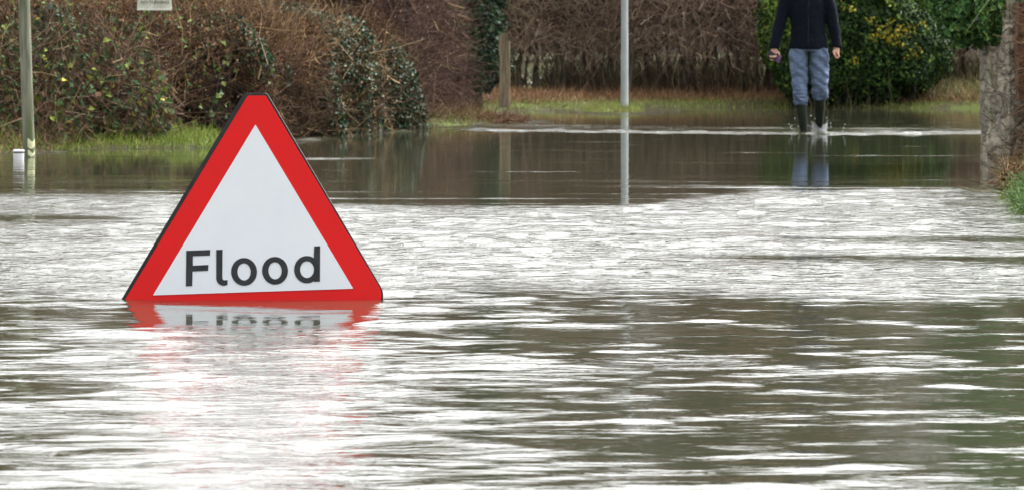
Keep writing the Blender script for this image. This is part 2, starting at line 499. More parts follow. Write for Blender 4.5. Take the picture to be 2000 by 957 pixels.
twig_layer(mb, hA, 16000, (.12, .3), (.0018, .0036), [(.03, .02, .013, 2), (.06, .04, .026, 1)], r, 4, .6, .2, .8, 3, .35, mask=lambda P, t, z: z < .45)  # darker twigs low down; shade at the hedge foot put into their colour
twig_layer(mb, hA, 420, (.4, .9), (.003, .0055), TAN, r, 9, .5, .4, .8, 4, .35)
mb.build('twigs', M_TWIG, hedge)
mb = MB()
leaf_layer(mb, hA, 30000, (.025, .055), .6, BROWN, r, 6, .9, mask=lambda P, t, z: (snoise(P, (1.1, 3.0), 56) + .55 * (P[:, 0] < -2.45) - .5 * (P[:, 0] > -2.1) > -.05) & (z > .2))
leaf_layer(mb, hA, 3500, (.03, .06), .5, BROWN + TAN, r, 6, .9)
mb.build('dead_leaves', M_LEAF, hedge)
mb = MB()
leaf_layer(mb, hA, 44000, (.03, .065), .85, IVY, r, 6, .6, front=.85, mask=lambda P, t, z: (snoise(P, (1.6, 4.5), 57) + 1.1 * np.exp(-((t - .80) / .09) ** 2) + .9 * np.exp(-((t - .97) / .06) ** 2) + .95 * sstep(.5, .7, t) * (1 - sstep(.5, .8, z)) - .5 * (z > .85) > .62))
leaf_layer(mb, hA, 2600, (.04, .08), .8, [(.10, .16, .03, 2), (.16, .22, .05, 1), (.05, .09, .03, 3)], r, 9, .7, mask=lambda P, t, z: t < .36)
mb.build('ivy_leaves', M_GLOSS, hedge)

# scrub behind the clipped hedge
r = np.random.default_rng(102)
hS = Vol([(-6.4, 39.5), (-4.2, 40.6), (-3.1, 42.5), (-2.4, 46.0)], .8, 0, lambda t: 2.3 + .35 * np.sin(t * 9), 13, .25, .8)
scrub = empty('shrub', (-4.2, 40.8, .2), 'tall scrubby bramble and bare twigs rising behind the clipped hedge', 'shrub')
mb = MB(); hS.core(mb, .62, (.004, .003, .0022), r, 60, 16)  # inner shade coloured in as a near-black shell
twig_layer(mb, hS, 12000, (.3, .8), (.002, .0042), PINK + TAN + BROWN, r, 5, .5, .7, .8, 4, .35)
mb.build('twigs', M_TWIG, scrub)
mb = MB(); leaf_layer(mb, hS, 9000, (.04, .09), .7, IVY + [(.12, .15, .04, .5), (.3, .2, .03, .12)], r, 6, .8, mask=clumpy((1.0, 3.0), 61, .0))
mb.build('leaves', M_GLOSS, scrub)

# brambles and weeds round the leaning post
r = np.random.default_rng(103)
hB = Vol([(-5.2, 33.6), (-4.3, 34.4), (-3.6, 35.6), (-2.9, 36.6)], .5, 0, .85, 14, .25, .8)
bram = empty('bramble', (-3.9, 34.9, .1), 'tangled bramble with yellowing leaves around the leaning wooden post', 'bramble')
mb = MB()
twig_layer(mb, hB, 2600, (.2, .6), (.0018, .004), PINK + TAN, r, 4, .5, .6, .9, 4, .4)
twig_layer(mb, hB, 45, (.4, .9), (.002, .0035), [(.42, .34, .24, 1), (.33, .25, .17, 1)], r, 5, .5, .8, .7, 6, .4, .3)
mb.build('stems', M_TWIG, bram)
mb = MB()
leaf_layer(mb, hB, 3000, (.04, .085), .75, [(.035, .065, .025, 4), (.06, .10, .035, 2), (.16, .20, .04, .6), (.32, .30, .05, .22), (.12, .07, .04, 2)], r, 4, .8)
mb.build('leaves', M_LEAF, bram)

# tall pinkish thicket ending the near bank
r = np.random.default_rng(104)
hT = Vol([(-2.0, 44.8), (-1.55, 47.0), (-1.25, 49.2), (-1.05, 51.8)], .55, 0, lambda t: 2.5 + .3 * np.sin(t * 7), 15, .2, .75)
thick = empty('thicket', (-1.1, 47.8, .1), 'dense thicket of fine pinkish brown bare twigs at the end of the grassy bank', 'shrub')
mb = MB(); hT.core(mb, .66, (.004, .003, .0022), r, 60, 16)  # shade inside the thicket put into a near-black shell
twig_layer(mb, hT, 15000, (.25, .6), (.0018, .0036), PINK, r, 6, .5, .9, .6, 4, .35, .25)
twig_layer(mb, hT, 300, (.5, 1.0), (.003, .006), TAN, r, 8, .6, .3, .7, 4, .3, .5)
mb.build('twigs', M_TWIG, thick)
mb = MB(); leaf_layer(mb, hT, 8000, (.03, .06), .8, IVY, r, 7, .6, front=.8, mask=lambda P, t, z: snoise(P, (1.6, 4), 64) - 1.2 * z + .35 * (t < .3) > .25)
leaf_layer(mb, hT, 4000, (.025, .05), .6, BROWN, r, 7, .9)
mb.build('ivy_leaves', M_GLOSS, thick)

# ------------------------------------------------------------------ trees, most added for their reflection in the water
def tree(name, label, base, H, seed, spread=.55, lean=(0, 0), ivy=None, twn=5200, group=None, colors=((.10, .095, .05, 3), (.07, .07, .035, 2), (.16, .14, .08, 1)), cat='tree', r0=None):
    r = np.random.default_rng(seed)
    gz = float(ground_z([base])[0]) - .05
    root = empty(name, (base[0], base[1], gz), label, cat, group)
    r0 = r0 or H * .022
    tp = np.array([[base[0] + lean[0] * s + .05 * math.sin(5 * s + seed), base[1] + lean[1] * s, gz + H * .62 * s] for s in np.linspace(0, 1, 9)])
    mb = MB(); tube(mb, tp, r0 * (1 - .72 * np.linspace(0, 1, 9)) * (1 + .35 * np.exp(-np.linspace(0, 1, 9) * 12)), (.08, .065, .05), 10)
    limbs = []
    for i in range(13):
        s = r.uniform(.3, 1.0); p = np.array([np.interp(s, np.linspace(0, 1, 9), tp[:, k]) for k in range(3)])
        a = r.uniform(0, 6.28); el = r.uniform(.3, 1.1); L = H * r.uniform(.22, .42) * (1.15 - .5 * s)
        d = np.array([math.cos(a) * math.cos(el) * spread * 1.6, math.sin(a) * math.cos(el) * spread * 1.6, math.sin(el)])
        q = p + d * L * np.linspace(0, 1, 7)[:, None] + np.array([0, 0, .12 * L]) * (np.linspace(0, 1, 7) ** 2)[:, None] + r.normal(size=(7, 3)) * .03 * L * np.linspace(0, 1, 7)[:, None]
        tube(mb, q, r0 * .36 * (1 - .8 * np.linspace(0, 1, 7)), (.08, .065, .05), 6); limbs.append(q)
    mb.build('trunk', M_BARK, root, True)
    mb = MB()
    Q = np.concatenate([np.stack([np.interp(np.linspace(.2, 1, 30), np.linspace(0, 1, 7), l[:, k]) for k in range(3)], 1) for l in limbs])
    P = Q[r.integers(0, len(Q), 900)]; D = r.normal(size=(900, 3)) + np.array([0, 0, .5]) + unit(P - tp[5]) * 1.0
    L = r.uniform(.10, .24, 900) * H * .55
    twigs(mb, P, D, L, np.full(900, .0045), pick(colors, 900, r), 4, .3, r)
    D = unit(D); P2 = P + D * (L * r.uniform(.3, 1, 900))[:, None]
    idx = r.integers(0, 900, twn)
    twigs(mb, P2[idx], D[idx] * .7 + r.normal(size=(twn, 3)) * .8 + np.array([0, 0, .25]), r.uniform(.15, .55, twn) * (1.5 if H > 7.5 else 1), r.uniform(.002, .0035, twn) * (2.2 if H > 7.5 else 1), pick(colors, twn, r), 3, .3, r)  # taller trees get stouter twigs to darken their reflection
    mb.build('crown', M_TWIG, root)
    if ivy:
        mb = MB(); n, rad, z0, z1, sz = ivy
        z = r.uniform(z0, z1, n); a = r.uniform(0, 6.28, n)
        c = np.stack([np.interp(z, tp[:, 2] - gz, tp[:, k]) for k in range(2)], 1)
        rr = rad * (.6 + .55 * np.abs(snoise(np.stack([z * 2.2, np.cos(a) * 1.5, np.sin(a) * 1.5], 1), (1, 2.5), seed + 1))) * r.uniform(.4, 1.2, n) * np.clip((z - z0) / .5 + .45, 0, 1)
        N = np.stack([np.cos(a), np.sin(a), np.full(n, .2)], 1)
        P = np.column_stack([c + N[:, :2] * rr[:, None], z + gz])
        L = r.uniform(*sz, n)
        leaves(mb, P, N + r.normal(size=(n, 3)) * .5, L, L * .85, pick(IVY, n, r), r)
        mb.build('ivy', M_GLOSS, root)
    return root

tree('ivy_tree', 'dark ivy smothered tree beside the old wooden gatepost', (-.55, 60.2), 6.0, 201, .5, ivy=(15000, .52, .25, 4.2, (.05, .10)), twn=3500)
BT = 'bare trees added for the water reflection'  # trees added so their crowns darken the water's sky reflection
tree('reflection_tree', 'bare twiggy tree, added for the water reflection, behind the hawthorn hedge near the ivy smothered tree', (.9, 74.5), 9.0, 202, .6, group=BT, r0=.065, twn=15000)
tree('reflection_tree', 'bare twiggy tree, added for the water reflection, behind the hawthorn hedge above the pale grey steel post', (2.9, 75.5), 10.0, 203, .6, group=BT, r0=.065, twn=15000)
tree('reflection_tree', 'bare twiggy tree with ivy on its trunk, added for the water reflection, behind the hawthorn hedge beside the evergreen bush', (3.75, 74.0), 10.0, 204, .6, group=BT, r0=.065, twn=15000, ivy=(5000, .9, 1.2, 6.5, (.08, .16)))
tree('reflection_tree', 'bare twiggy tree, added for the water reflection, directly behind the evergreen bush', (6.1, 75.0), 10.0, 207, .6, group=BT, r0=.065, twn=15000)
tree('reflection_tree', 'bare twiggy tree, added for the water reflection, behind the ivy smothered tree and old gatepost', (-1.7, 72.5), 8.0, 208, .6, group=BT, r0=.065, twn=9000)
tree('reflection_tree', 'bare twiggy tree, added for the water reflection, behind the brown hedge between evergreen bush and stone wall', (7.6, 73.5), 9.0, 205, .6, group=BT, r0=.065, twn=15000)
tree('added_ivy_tree', 'ivy clad tree, added for dark water reflections, in the scrub behind the leaning timber post', (-4.75, 41.8), 5.5, 206, .5, ivy=(9000, .55, .3, 3.6, (.05, .10)), twn=3000)  # added behind the scrub to darken the reflection in the near water

# ------------------------------------------------------------------ hawthorn hedge on the far bank
r = np.random.default_rng(105)
haw = empty('hedge', (3.2, 67.0, .2), 'tall bare hawthorn hedge with open gaps between its stems on the far bank', 'hedge')
hH = Vol([(-2.6, 66.2), (-.4, 66.9), (3.4, 67.0), (6.0, 66.6), (10.5, 65.8)], .75, .58, lambda t: 2.75 + .2 * np.sin(t * 13), 16, .12, .7)
mb = MB(); hH.core(mb, .42, (.004, .003, .0022), r, 120, 16, .95)  # near-black shell carries the hedge's inner shade in its colour
HAW = [(.38, .27, .205, 3), (.28, .19, .145, 3), (.48, .37, .28, 1), (.17, .115, .09, 2)]
twig_layer(mb, hH, 34000, (.25, .75), (.0025, .0046), HAW, r, 4, .55, .5, .8, 4, .35, front=.2)
twig_layer(mb, hH, 5000, (.3, .8), (.0025, .0045), [(.15, .155, .10, 1), (.16, .12, .095, 2)], r, 5, .4, .1, .9, 4, .35, .1, front=.2)
twig_layer(mb, hH, 500, (.5, 1.1), (.0035, .006), TAN, r, 8, .6, .5, .7, 4, .3, .1)
mb.build('twigs', M_TWIG, haw)
xs_ = [985, 1010, 1028, 1050, 1083, 1103, 1122, 1150, 1182, 1198, 1235, 1262, 1285, 1312, 1337, 1356, 1378, 1405, 1422, 1449, 1475, 1500, 1530, 1800, 1830, 1858, 1885]
for i, xx in enumerate(xs_):
    Y = 66.6 + r.uniform(-.3, .5); X = (xx - 1000) / F * Y; z0 = float(ground_z([(X, Y)])[0]) - .05
    n = 7; s = np.linspace(0, 1, n); hgt = r.uniform(.75, 1.15); ln = r.uniform(-.10, .10)
    p = np.column_stack([X + ln * s + .03 * np.sin(s * 7 + i), Y + .03 * np.cos(s * 6 + i), z0 + hgt * s])
    mb = MB(); rad = r.uniform(.015, .038)
    tube(mb, p, rad * (1.25 - .5 * s), (.05, .04, .03), 8)
    for j in range(3):
        k = int(r.integers(3, 6)); d = np.array([r.uniform(-.5, .5), r.uniform(-.4, .4), r.uniform(.3, .7)])
        tube(mb, p[k] + d * np.linspace(0, 1, 5)[:, None] * .8, rad * .45 * (1 - .6 * np.linspace(0, 1, 5)), (.05, .04, .03), 5)
    mb.build('stem', M_BARK, haw, True)
# thin suckers under the hedge
mb = MB(); n = 1900
t_ = r.uniform(0, 1, n); C_, N_, T_ = along(hH.path, t_)
P = np.column_stack([C_ + N_ * r.uniform(-.5, .5, (n, 1)), np.zeros(n)]); P[:, 2] = ground_z(P[:, :2])
keep = snoise(P, (1.2, 3.0), 71) > -.75; P = P[keep]; n = len(P)
twigs(mb, P, np.array([0, 0, 1.0]) + r.normal(size=(n, 3)) * .25, r.uniform(.4, 1.0, n), r.uniform(.003, .008, n), pick([(.07, .05, .036, 2), (.15, .11, .07, 1), (.10, .09, .05, 1)], n, r), 5, .12, r)
mb.build('suckers', M_TWIG, haw)

# ------------------------------------------------------------------ evergreen bush
r = np.random.default_rng(106)
bush = empty('evergreen_bush', (4.8, 64.9, .2), 'big rounded evergreen bush with yellow flecked leaves behind the wading person', 'bush')
def blob(mb, c, rad, n, L, wid, colors, seed, lump=.2, bias=7, rnd=.55, mask=None):
    r = np.random.default_rng(seed)
    D = unit(r.normal(size=(n, 3))); lumpv = 1 + lump * snoise(D * 2.0, (1.0, 2.5), seed) + .10 * snoise(D * 3.0, (3.0, 5.0), seed + 1)
    P = np.array(c) + D * np.array(rad) * (lumpv * r.uniform(0, 1, n) ** (1 / bias))[:, None]
    k = P[:, 2] > ground_z(P[:, :2]) + .02
    if mask is not None: k &= mask(P, D)
    P, D = P[k], D[k]; n = len(P); l = r.uniform(*L, n)
    leaves(mb, P, D + np.array([0, 0, .45]) + r.normal(size=(n, 3)) * rnd, l, l * wid, pick(colors, n, r, .3), r)
def lobe_core(mb, c, rad, C, r, nt_=18, npp=12):
    A, B = np.meshgrid(np.linspace(0, 2 * np.pi, nt_), np.linspace(-.5 * np.pi, .5 * np.pi, npp), indexing='ij')
    D = np.stack([np.cos(A) * np.cos(B), np.sin(A) * np.cos(B), np.sin(B)], -1).reshape(-1, 3)
    P = np.array(c) + D * np.array(rad) + r.normal(size=D.shape) * .04
    i = (np.arange(nt_ - 1)[:, None] * npp + np.arange(npp - 1)[None]).ravel()
    mb.add(P, None, np.stack([i, i + npp, i + npp + 1, i + 1], 1), C)
LAUREL = [(.022, .052, .012, 4), (.012, .030, .008, 3), (.062, .115, .020, 1.6), (.12, .18, .03, .6)]
LIME = [(.11, .18, .020, 2), (.17, .24, .03, 1), (.06, .11, .018, 2)]
mb = MB()
cB = (4.78, 65.0, .98)
blob(mb, cB, (1.16, .95, 1.12), 30000, (.05, .10), .5, LAUREL, 301, .24)
blob(mb, (5.35, 64.7, .80), (.72, .7, .72), 11000, (.05, .10), .5, LAUREL, 302, .18)
blob(mb, (3.95, 64.8, 1.18), (.46, .5, .75), 8000, (.05, .09), .5, LAUREL + LIME, 303, .2)
blob(mb, (4.1, 64.7, .62), (.42, .45, .42), 4500, (.05, .09), .5, LAUREL, 304, .2)
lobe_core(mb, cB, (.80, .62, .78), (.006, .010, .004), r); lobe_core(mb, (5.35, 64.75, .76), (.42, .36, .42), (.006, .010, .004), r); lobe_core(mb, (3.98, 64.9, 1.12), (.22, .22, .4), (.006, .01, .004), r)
mb.build('leaves', M_GLOSS, bush)
mb = MB()
blob(mb, cB, (1.20, 1.0, 1.16), 26000, (.05, .085), .5, LIME, 305, .16, 14, mask=lambda P, D: (D[:, 1] < .3) & (snoise(P, (2.0, 5.0), 81) + .8 * (P[:, 2] - 1.0) > .62))  # lime clumps on front and top; front-lit highlights put into leaf colour
blob(mb, (3.95, 64.75, 1.2), (.50, .55, .8), 5000, (.05, .085), .5, LIME, 307, .2, 14, mask=lambda P, D: (snoise(P, (2.5, 6.0), 83) > -.1))
mb.build('lime_lit_leaves', M_GLOSS, bush)
mb = MB()
for (qx, qy, rr, nn) in ((1722, 66, .17, 170), (1750, 58, .15, 130), (1772, 62, .12, 90), (1738, 78, .10, 70), (1783, 104, .13, 90), (1756, 88, .08, 40), (1669, 117, .07, 40), (1700, 40, .08, 30), (1632, 8, .12, 60), (1660, 18, .10, 40), (1805, 48, .08, 30), (1566, 12, .1, 30)):
    c = upt(qx, qy, 63.98)
    blob(mb, c, (rr * 1.15, .12, rr * .9), int(nn * .36), (.04, .075), .5, [(.22, .17, .015, 2), (.16, .17, .025, 2), (.27, .20, .02, .6)], int(qx), .3, 2.5)
mb.build('yellow_leaves', M_LEAF, bush)
mb = MB(); n = 260
P = np.column_stack([r.uniform(3.9, 5.9, n), r.uniform(64.2, 65.4, n), np.zeros(n)]); P[:, 2] = ground_z(P[:, :2])
twigs(mb, P, np.array([0, 0, 1.]) + r.normal(size=(n, 3)) * .3, r.uniform(.3, .6, n), r.uniform(.004, .010, n), pick([(.03, .026, .018, 2), (.10, .08, .05, .6)], n, r), 4, .15, r)
mb.build('stems', M_TWIG, bush)

# ------------------------------------------------------------------ old gatepost, lamp post, leaning post
M_OLDWOOD = noise_mat('weathered oak', (.10, .08, .055), (.22, .17, .11), 6, .85, .15, .5, 6, (6, 6, .7))
c = upt(984, 196, 59.5)
gp_ = empty('gatepost', (c[0], c[1], c[2] - .1), 'old square weathered wooden gatepost leaning against the ivy smothered tree', 'post')
mb = MB(); z0 = c[2] - .1; hgt = .95
V = []
for s in np.linspace(0, 1, 6):
    for a, bb in ((-.06, -.05), (.06, -.05), (.06, .05), (-.06, .05)):
        V.append((c[0] + a * (1 - .06 * s) + .008 * math.sin(9 * s + a * 40), c[1] + bb, z0 + hgt * s + (.015 if a > 0 and s == 1 else 0)))
q = [(i * 4 + k, i * 4 + (k + 1) % 4, i * 4 + 4 + (k + 1) % 4, i * 4 + 4 + k) for i in range(5) for k in range(4)] + [(20, 21, 22, 23)]
mb.add(V, None, q, (.2, .16, .1)); mb.build('post', M_OLDWOOD, gp_)
mb = MB(); V2 = []
box(mb, (c[0] + .062, c[1] - .03, z0 + .02), (c[0] + .085, c[1] + .02, z0 + .86), (.3, .25, .17))
mb.build('batten', noise_mat('pale batten wood', (.22, .18, .12), (.36, .29, .19), 6, .85, .15, .3, 6, (6, 6, .7)), gp_)

M_GALV = noise_mat('grey painted steel', (.30, .33, .33), (.40, .43, .43), 5, .5, .4, .05, 4, (3, 3, .6))
lb = upt(1220, 212, 61.0)
lamp = empty('steel_post', (lb[0], lb[1], 0.0), 'slim pale grey steel post on its small grassy islet', 'post')
mb = MB(); tube(mb, [(lb[0], lb[1], z) for z in (-.25, .0, .4, 1.2, 2.0, 2.5)], [.052, .050, .049, .047, .046, .045], (.4, .42, .42), 20, True); mb.build('pole', M_GALV, lamp, True)
mb = MB(); tube(mb, [(lb[0], lb[1], z) for z in (0.005, .012, .05, .056)], [.062, .066, .064, .05], (.1, .1, .1), 20, True); mb.build('base_collar', noise_mat('dirty collar', (.05, .05, .04), (.12, .12, .1), 20, .8), lamp, True)
mb = MB(); tube(mb, [(lb[0], lb[1], z) for z in (2.50, 2.515, 2.53)], [.05, .05, .03], (.4, .42, .42), 20, True); mb.build('end_cap', M_GALV, lamp, True)

M_POST = noise_mat('green stained timber', (.12, .125, .085), (.25, .25, .19), 5, .8, .2, .35, 6, (8, 8, .8), c3=(.10, .13, .06), s3=1.2)
pb = upt(57, 309, 32.2); pt_ = upt(47, 0, 32.2)
dz = np.array(pt_) - np.array(pb)
post = empty('timber_post', (pb[0], pb[1], 0.0), 'slightly leaning round green stained timber post standing at the flooded verge', 'post')
mb = MB(); base = np.array(pb)
tube(mb, [base + dz * k for k in (-.25, 0, .3, .7, 1.0, 1.6, 2.2)], [.043, .042, .041, .041, .040, .039, .038], (.2, .2, .15), 18); mb.build('post', M_POST, post, True)
mb = MB()
for z_a, z_b, w_ in ((.075, .125, .018), (.02, .045, .024)):
    a0 = base + dz * (z_a / dz[2]); a1 = base + dz * (z_b / dz[2]); an = np.linspace(-1.5, .1, 9)
    rad = .0425
    V = [(a0[0] + rad * math.sin(-a), a0[1] - rad * math.cos(a), a0[2] + .012 * math.sin(3 * a)) for a in an] + [(a1[0] + rad * math.sin(-a), a1[1] - rad * math.cos(a), a1[2] + .012 * math.cos(4 * a)) for a in an]
    mb.add(V, None, [(i, i + 1, i + 10, i + 9) for i in range(8)], (.6, .6, .35))
mb.build('torn_notice', noise_mat('faded yellow paper', (.50, .52, .28), (.66, .66, .42), 30, .8), post)
post.children[-1]['label'] = 'torn pale yellow paper remnants near the waterline'

M_WHITEPL = noise_mat('white plastic', (.66, .66, .70), (.80, .80, .82), 20, .5, .4)
cb = upt(36.5, 313, 31.4)
tub = empty('plastic_tub', (cb[0], cb[1], -.03), 'small white lidded plastic tub in the water beside the leaning timber post', 'tub')
def lathe(mb, c, prof, C, seg=24):
    n = len(prof); an = np.linspace(0, 2 * np.pi, seg, endpoint=False)
    V = [(c[0] + rr * math.cos(a), c[1] + rr * math.sin(a), c[2] + z) for rr, z in prof for a in an]
    q = [(i * seg + k, i * seg + (k + 1) % seg, (i + 1) * seg + (k + 1) % seg, (i + 1) * seg + k) for i in range(n - 1) for k in range(seg)]
    mb.add(V, None, q, C)
mb = MB(); lathe(mb, (cb[0], cb[1], -.03), [(.0, .0), (.031, .0), (.034, .01), (.038, .072), (.038, .075)], (.8, .8, .8)); mb.build('tub_body', M_WHITEPL, tub, True)
mb = MB(); lathe(mb, (cb[0], cb[1], -.03), [(.0355, .075), (.0355, .083)], (.05, .03, .03)); mb.build('rim_gap', noise_mat('dark rim', (.05, .03, .03), (.08, .05, .05), 20), tub, True)
mb = MB(); lathe(mb, (cb[0], cb[1], -.03), [(.036, .083), (.039, .083), (.039, .094), (.036, .098), (.0, .1)], (.8, .8, .8)); mb.build('lid', M_WHITEPL, tub, True)

# ------------------------------------------------------------------ small notice board over the hedge
Yn = 36.95
n0 = upt(268, 20, Yn); n1 = upt(335, 17.5, Yn)
nb_ = empty('notice_board', ((n0[0] + n1[0]) / 2, Yn, .1), 'small cream NO TURNING notice board standing over the clipped hedge', 'sign')
w_ = n1[0] - n0[0]; hN = .30
mb = MB(); tl = (n1[2] - n0[2]) / w_
V = []
for yy in (Yn, Yn + .012):
    for a, z in ((0, 0), (w_, 0), (w_, hN), (0, hN)):
        V.append((n0[0] + a, yy, n0[2] + z + tl * a))
mb.add(V, None, [(0, 1, 2, 3), (7, 6, 5, 4), (0, 4, 5, 1), (1, 5, 6, 2), (2, 6, 7, 3), (3, 7, 4, 0)], (.7, .7, .6))
mb.build('board', noise_mat('cream painted board', (.50, .51, .43), (.62, .63, .54), 18, .6, .3, .05, 5, c3=(.40, .42, .34), s3=9), nb_)
mb = MB()
box(mb, (n0[0] - .002, Yn - .010, n0[2] - .004), (n1[0] + .002, Yn - .002, n0[2] + .012), (.75, .76, .68))
mb.build('lower_trim', noise_mat('pale trim', (.66, .67, .58), (.78, .78, .70), 30, .6), nb_)
mb = MB(); box(mb, (n0[0] + w_ / 2 - .025, Yn + .95, -.1), (n0[0] + w_ / 2 + .025, Yn + 1.0, n0[2] + hN), (.1, .08, .06)); mb.build('support_post', M_OLDWOOD, nb_)
mb = MB(); box(mb, (n0[0] + w_ / 2 - .02, Yn + .013, n0[2] + .18), (n0[0] + w_ / 2 + .02, Yn + .949, n0[2] + .22), (.1, .08, .06)); mb.build('bracket', M_OLDWOOD, nb_)
def text_mesh(name, body, size, mat, parent, loc, extr=.0008):
    cu = bpy.data.curves.new(name, 'FONT'); cu.body = body; cu.size = size; cu.align_x = 'CENTER'; cu.extrude = extr; cu.offset = size * .012
    tmp = bpy.data.objects.new(name, cu); COL.objects.link(tmp)
    bpy.context.view_layer.update()
    me = bpy.data.meshes.new_from_object(tmp.evaluated_get(bpy.context.evaluated_depsgraph_get()))
    bpy.data.objects.remove(tmp)
    me.materials.clear(); me.materials.append(mat)
    o = bpy.data.objects.new(name, me); COL.objects.link(o); o.parent = parent
    pl = parent.location
    o.location = (loc[0] - pl[0], loc[1] - pl[1], loc[2] - pl[2]); o.rotation_euler = (math.radians(90), 0, 0)
    return o
M_FADED = noise_mat('faded black paint', (.10, .10, .09), (.24, .24, .21), 40, .7)
text_mesh('lettering', 'NO TURNING', .036, M_FADED, nb_, ((n0[0] + n1[0]) / 2 + .005, Yn - .002, upt(300, 8, Yn)[2]))

# ------------------------------------------------------------------ stone wall with ivy
r = np.random.default_rng(107)
M_STONE, t, b = new_mat('rubble stone', .9, .15)
tc = t.nodes.new('ShaderNodeTexCoord'); mpn = t.nodes.new('ShaderNodeMapping'); mpn.inputs['Scale'].default_value = (1, .085, 1.0)
t.links.new(tc.outputs['Object'], mpn.inputs['Vector'])
vo = t.nodes.new('ShaderNodeTexVoronoi'); vo.inputs['Scale'].default_value = 11; vo.inputs['Randomness'].default_value = .9
ve = t.nodes.new('ShaderNodeTexVoronoi'); ve.inputs['Scale'].default_value = 11; ve.feature = 'DISTANCE_TO_EDGE'; ve.inputs['Randomness'].default_value = .9
nz = t.nodes.new('ShaderNodeTexNoise'); nz.inputs['Scale'].default_value = 22; nz.inputs['Detail'].default_value = 8
wn = t.nodes.new('ShaderNodeTexNoise'); wn.inputs['Scale'].default_value = 9; wn.inputs['Detail'].default_value = 4
t.links.new(mpn.outputs[0], wn.inputs['Vector'])
wa = t.nodes.new('ShaderNodeMix'); wa.data_type = 'RGBA'; wa.blend_type = 'ADD'; wa.inputs['Factor'].default_value = .16
t.links.new(mpn.outputs[0], wa.inputs['A']); t.links.new(wn.outputs['Color'], wa.inputs['B'])
t.links.new(mpn.outputs[0], nz.inputs['Vector'])
for q in (vo, ve): t.links.new(wa.outputs['Result'], q.inputs['Vector'])
rp = t.nodes.new('ShaderNodeValToRGB'); e = rp.color_ramp.elements
e[0].color = (.13, .112, .084, 1); e[1].color = (.38, .335, .255, 1); e[0].position = .3; e[1].position = .7
t.links.new(nz.outputs['Fac'], rp.inputs['Fac'])
sep = t.nodes.new('ShaderNodeSeparateColor'); t.links.new(vo.outputs['Color'], sep.inputs[0])
mr = t.nodes.new('ShaderNodeMapRange'); mr.inputs['To Min'].default_value = .55; mr.inputs['To Max'].default_value = 1.25; t.links.new(sep.outputs[0], mr.inputs['Value'])
sc_ = t.nodes.new('ShaderNodeVectorMath'); sc_.operation = 'SCALE'; t.links.new(rp.outputs[0], sc_.inputs[0]); t.links.new(mr.outputs[0], sc_.inputs['Scale'])
r2 = t.nodes.new('ShaderNodeValToRGB'); r2.color_ramp.elements[0].position = .0; r2.color_ramp.elements[1].position = .16; r2.color_ramp.elements[0].color = (.35, .35, .35, 1); t.links.new(ve.outputs['Distance'], r2.inputs['Fac'])
mx = t.nodes.new('ShaderNodeMix'); mx.data_type = 'RGBA'; mx.inputs['A'].default_value = (.12, .105, .075, 1)
t.links.new(r2.outputs[0], mx.inputs['Factor']); t.links.new(sc_.outputs[0], mx.inputs['B'])
nm = t.nodes.new('ShaderNodeTexNoise'); nm.inputs['Scale'].default_value = 3.5; nm.inputs['Detail'].default_value = 6; t.links.new(tc.outputs['Object'], nm.inputs['Vector'])
rm = t.nodes.new('ShaderNodeValToRGB'); rm.color_ramp.elements[0].position = .56; rm.color_ramp.elements[1].position = .68; t.links.new(nm.outputs['Fac'], rm.inputs['Fac'])
mx2 = t.nodes.new('ShaderNodeMix'); mx2.data_type = 'RGBA'; mx2.inputs['B'].default_value = (.12, .13, .05, 1)
t.links.new(rm.outputs[0], mx2.inputs['Factor']); t.links.new(mx.outputs['Result'], mx2.inputs['A'])
t.links.new(mx2.outputs['Result'], b.inputs['Base Color'])
ad = t.nodes.new('ShaderNodeMath'); ad.operation = 'MULTIPLY_ADD'; ad.inputs[1].default_value = .5; t.links.new(nz.outputs['Fac'], ad.inputs[0]); t.links.new(r2.outputs[0], ad.inputs[2])
bpn = t.nodes.new('ShaderNodeBump'); bpn.inputs['Strength'].default_value = .8; bpn.inputs['Distance'].default_value = .03
t.links.new(ad.outputs[0], bpn.inputs['Height']); t.links.new(bpn.outputs[0], b.inputs['Normal'])

def rough_wall(a, b_, thick, z0, z1, n_l, n_h, r, amp=.022, lean=0.0):
    """a rubble wall from plan point a to b_: real uneven faces. returns verts, quads"""
    a = np.array(a); b_ = np.array(b_); T = unit((b_ - a)[None])[0]; N = np.array([T[1], -T[0]])
    ring = []                       # loop round the plan
    for s in np.linspace(0, 1, n_l): ring.append((a + (b_ - a) * s, 0))
    for s in np.linspace(0, 1, 9)[1:-1]: ring.append((b_ - N * thick * s, 1))
    for s in np.linspace(1, 0, n_l): ring.append((a + (b_ - a) * s - N * thick, 2))
    for s in np.linspace(1, 0, 9)[1:-1]: ring.append((a - N * thick * s, 3))
    cen = (a + b_) / 2 - N * thick / 2
    zs = np.linspace(z0, z1, n_h); V = []
    for k, z in enumerate(zs):
        for p, side in ring:
            V.append((p[0] + lean * (z - z0), p[1], z))
    V = np.array(V); R = len(ring)
    d = unit(np.column_stack([V[:, :2] - cen, np.zeros(len(V))]))
    V = V + d * (snoise(V * np.array([1, .12, 1.0]), (9., 19.), 91) * amp + r.normal(size=len(V)) * amp * .25)[:, None]
    q = [(k * R + i, k * R + (i + 1) % R, (k + 1) * R + (i + 1) % R, (k + 1) * R + i) for k in range(n_h - 1) for i in range(R)]
    top = len(V); V = np.concatenate([V, [[cen[0], cen[1], z1 + .06]]])
    t3 = [((n_h - 1) * R + i, (n_h - 1) * R + (i + 1) % R, top) for i in range(R)]
    return V, q, t3
wall = empty('stone_wall', (3.2, 29.1, 0), 'low rubble stone wall topped with ivy standing in the flood at the road edge', 'wall')
mb = MB(); V, q, t3 = rough_wall((3.13, 30.75), (2.985, 27.55), .42, -.3, 1.15, 90, 46, r, .034, -.012)
mb.add(V, t3, q, (.3, .3, .3)); mb.build('stonework', M_STONE, wall, True)
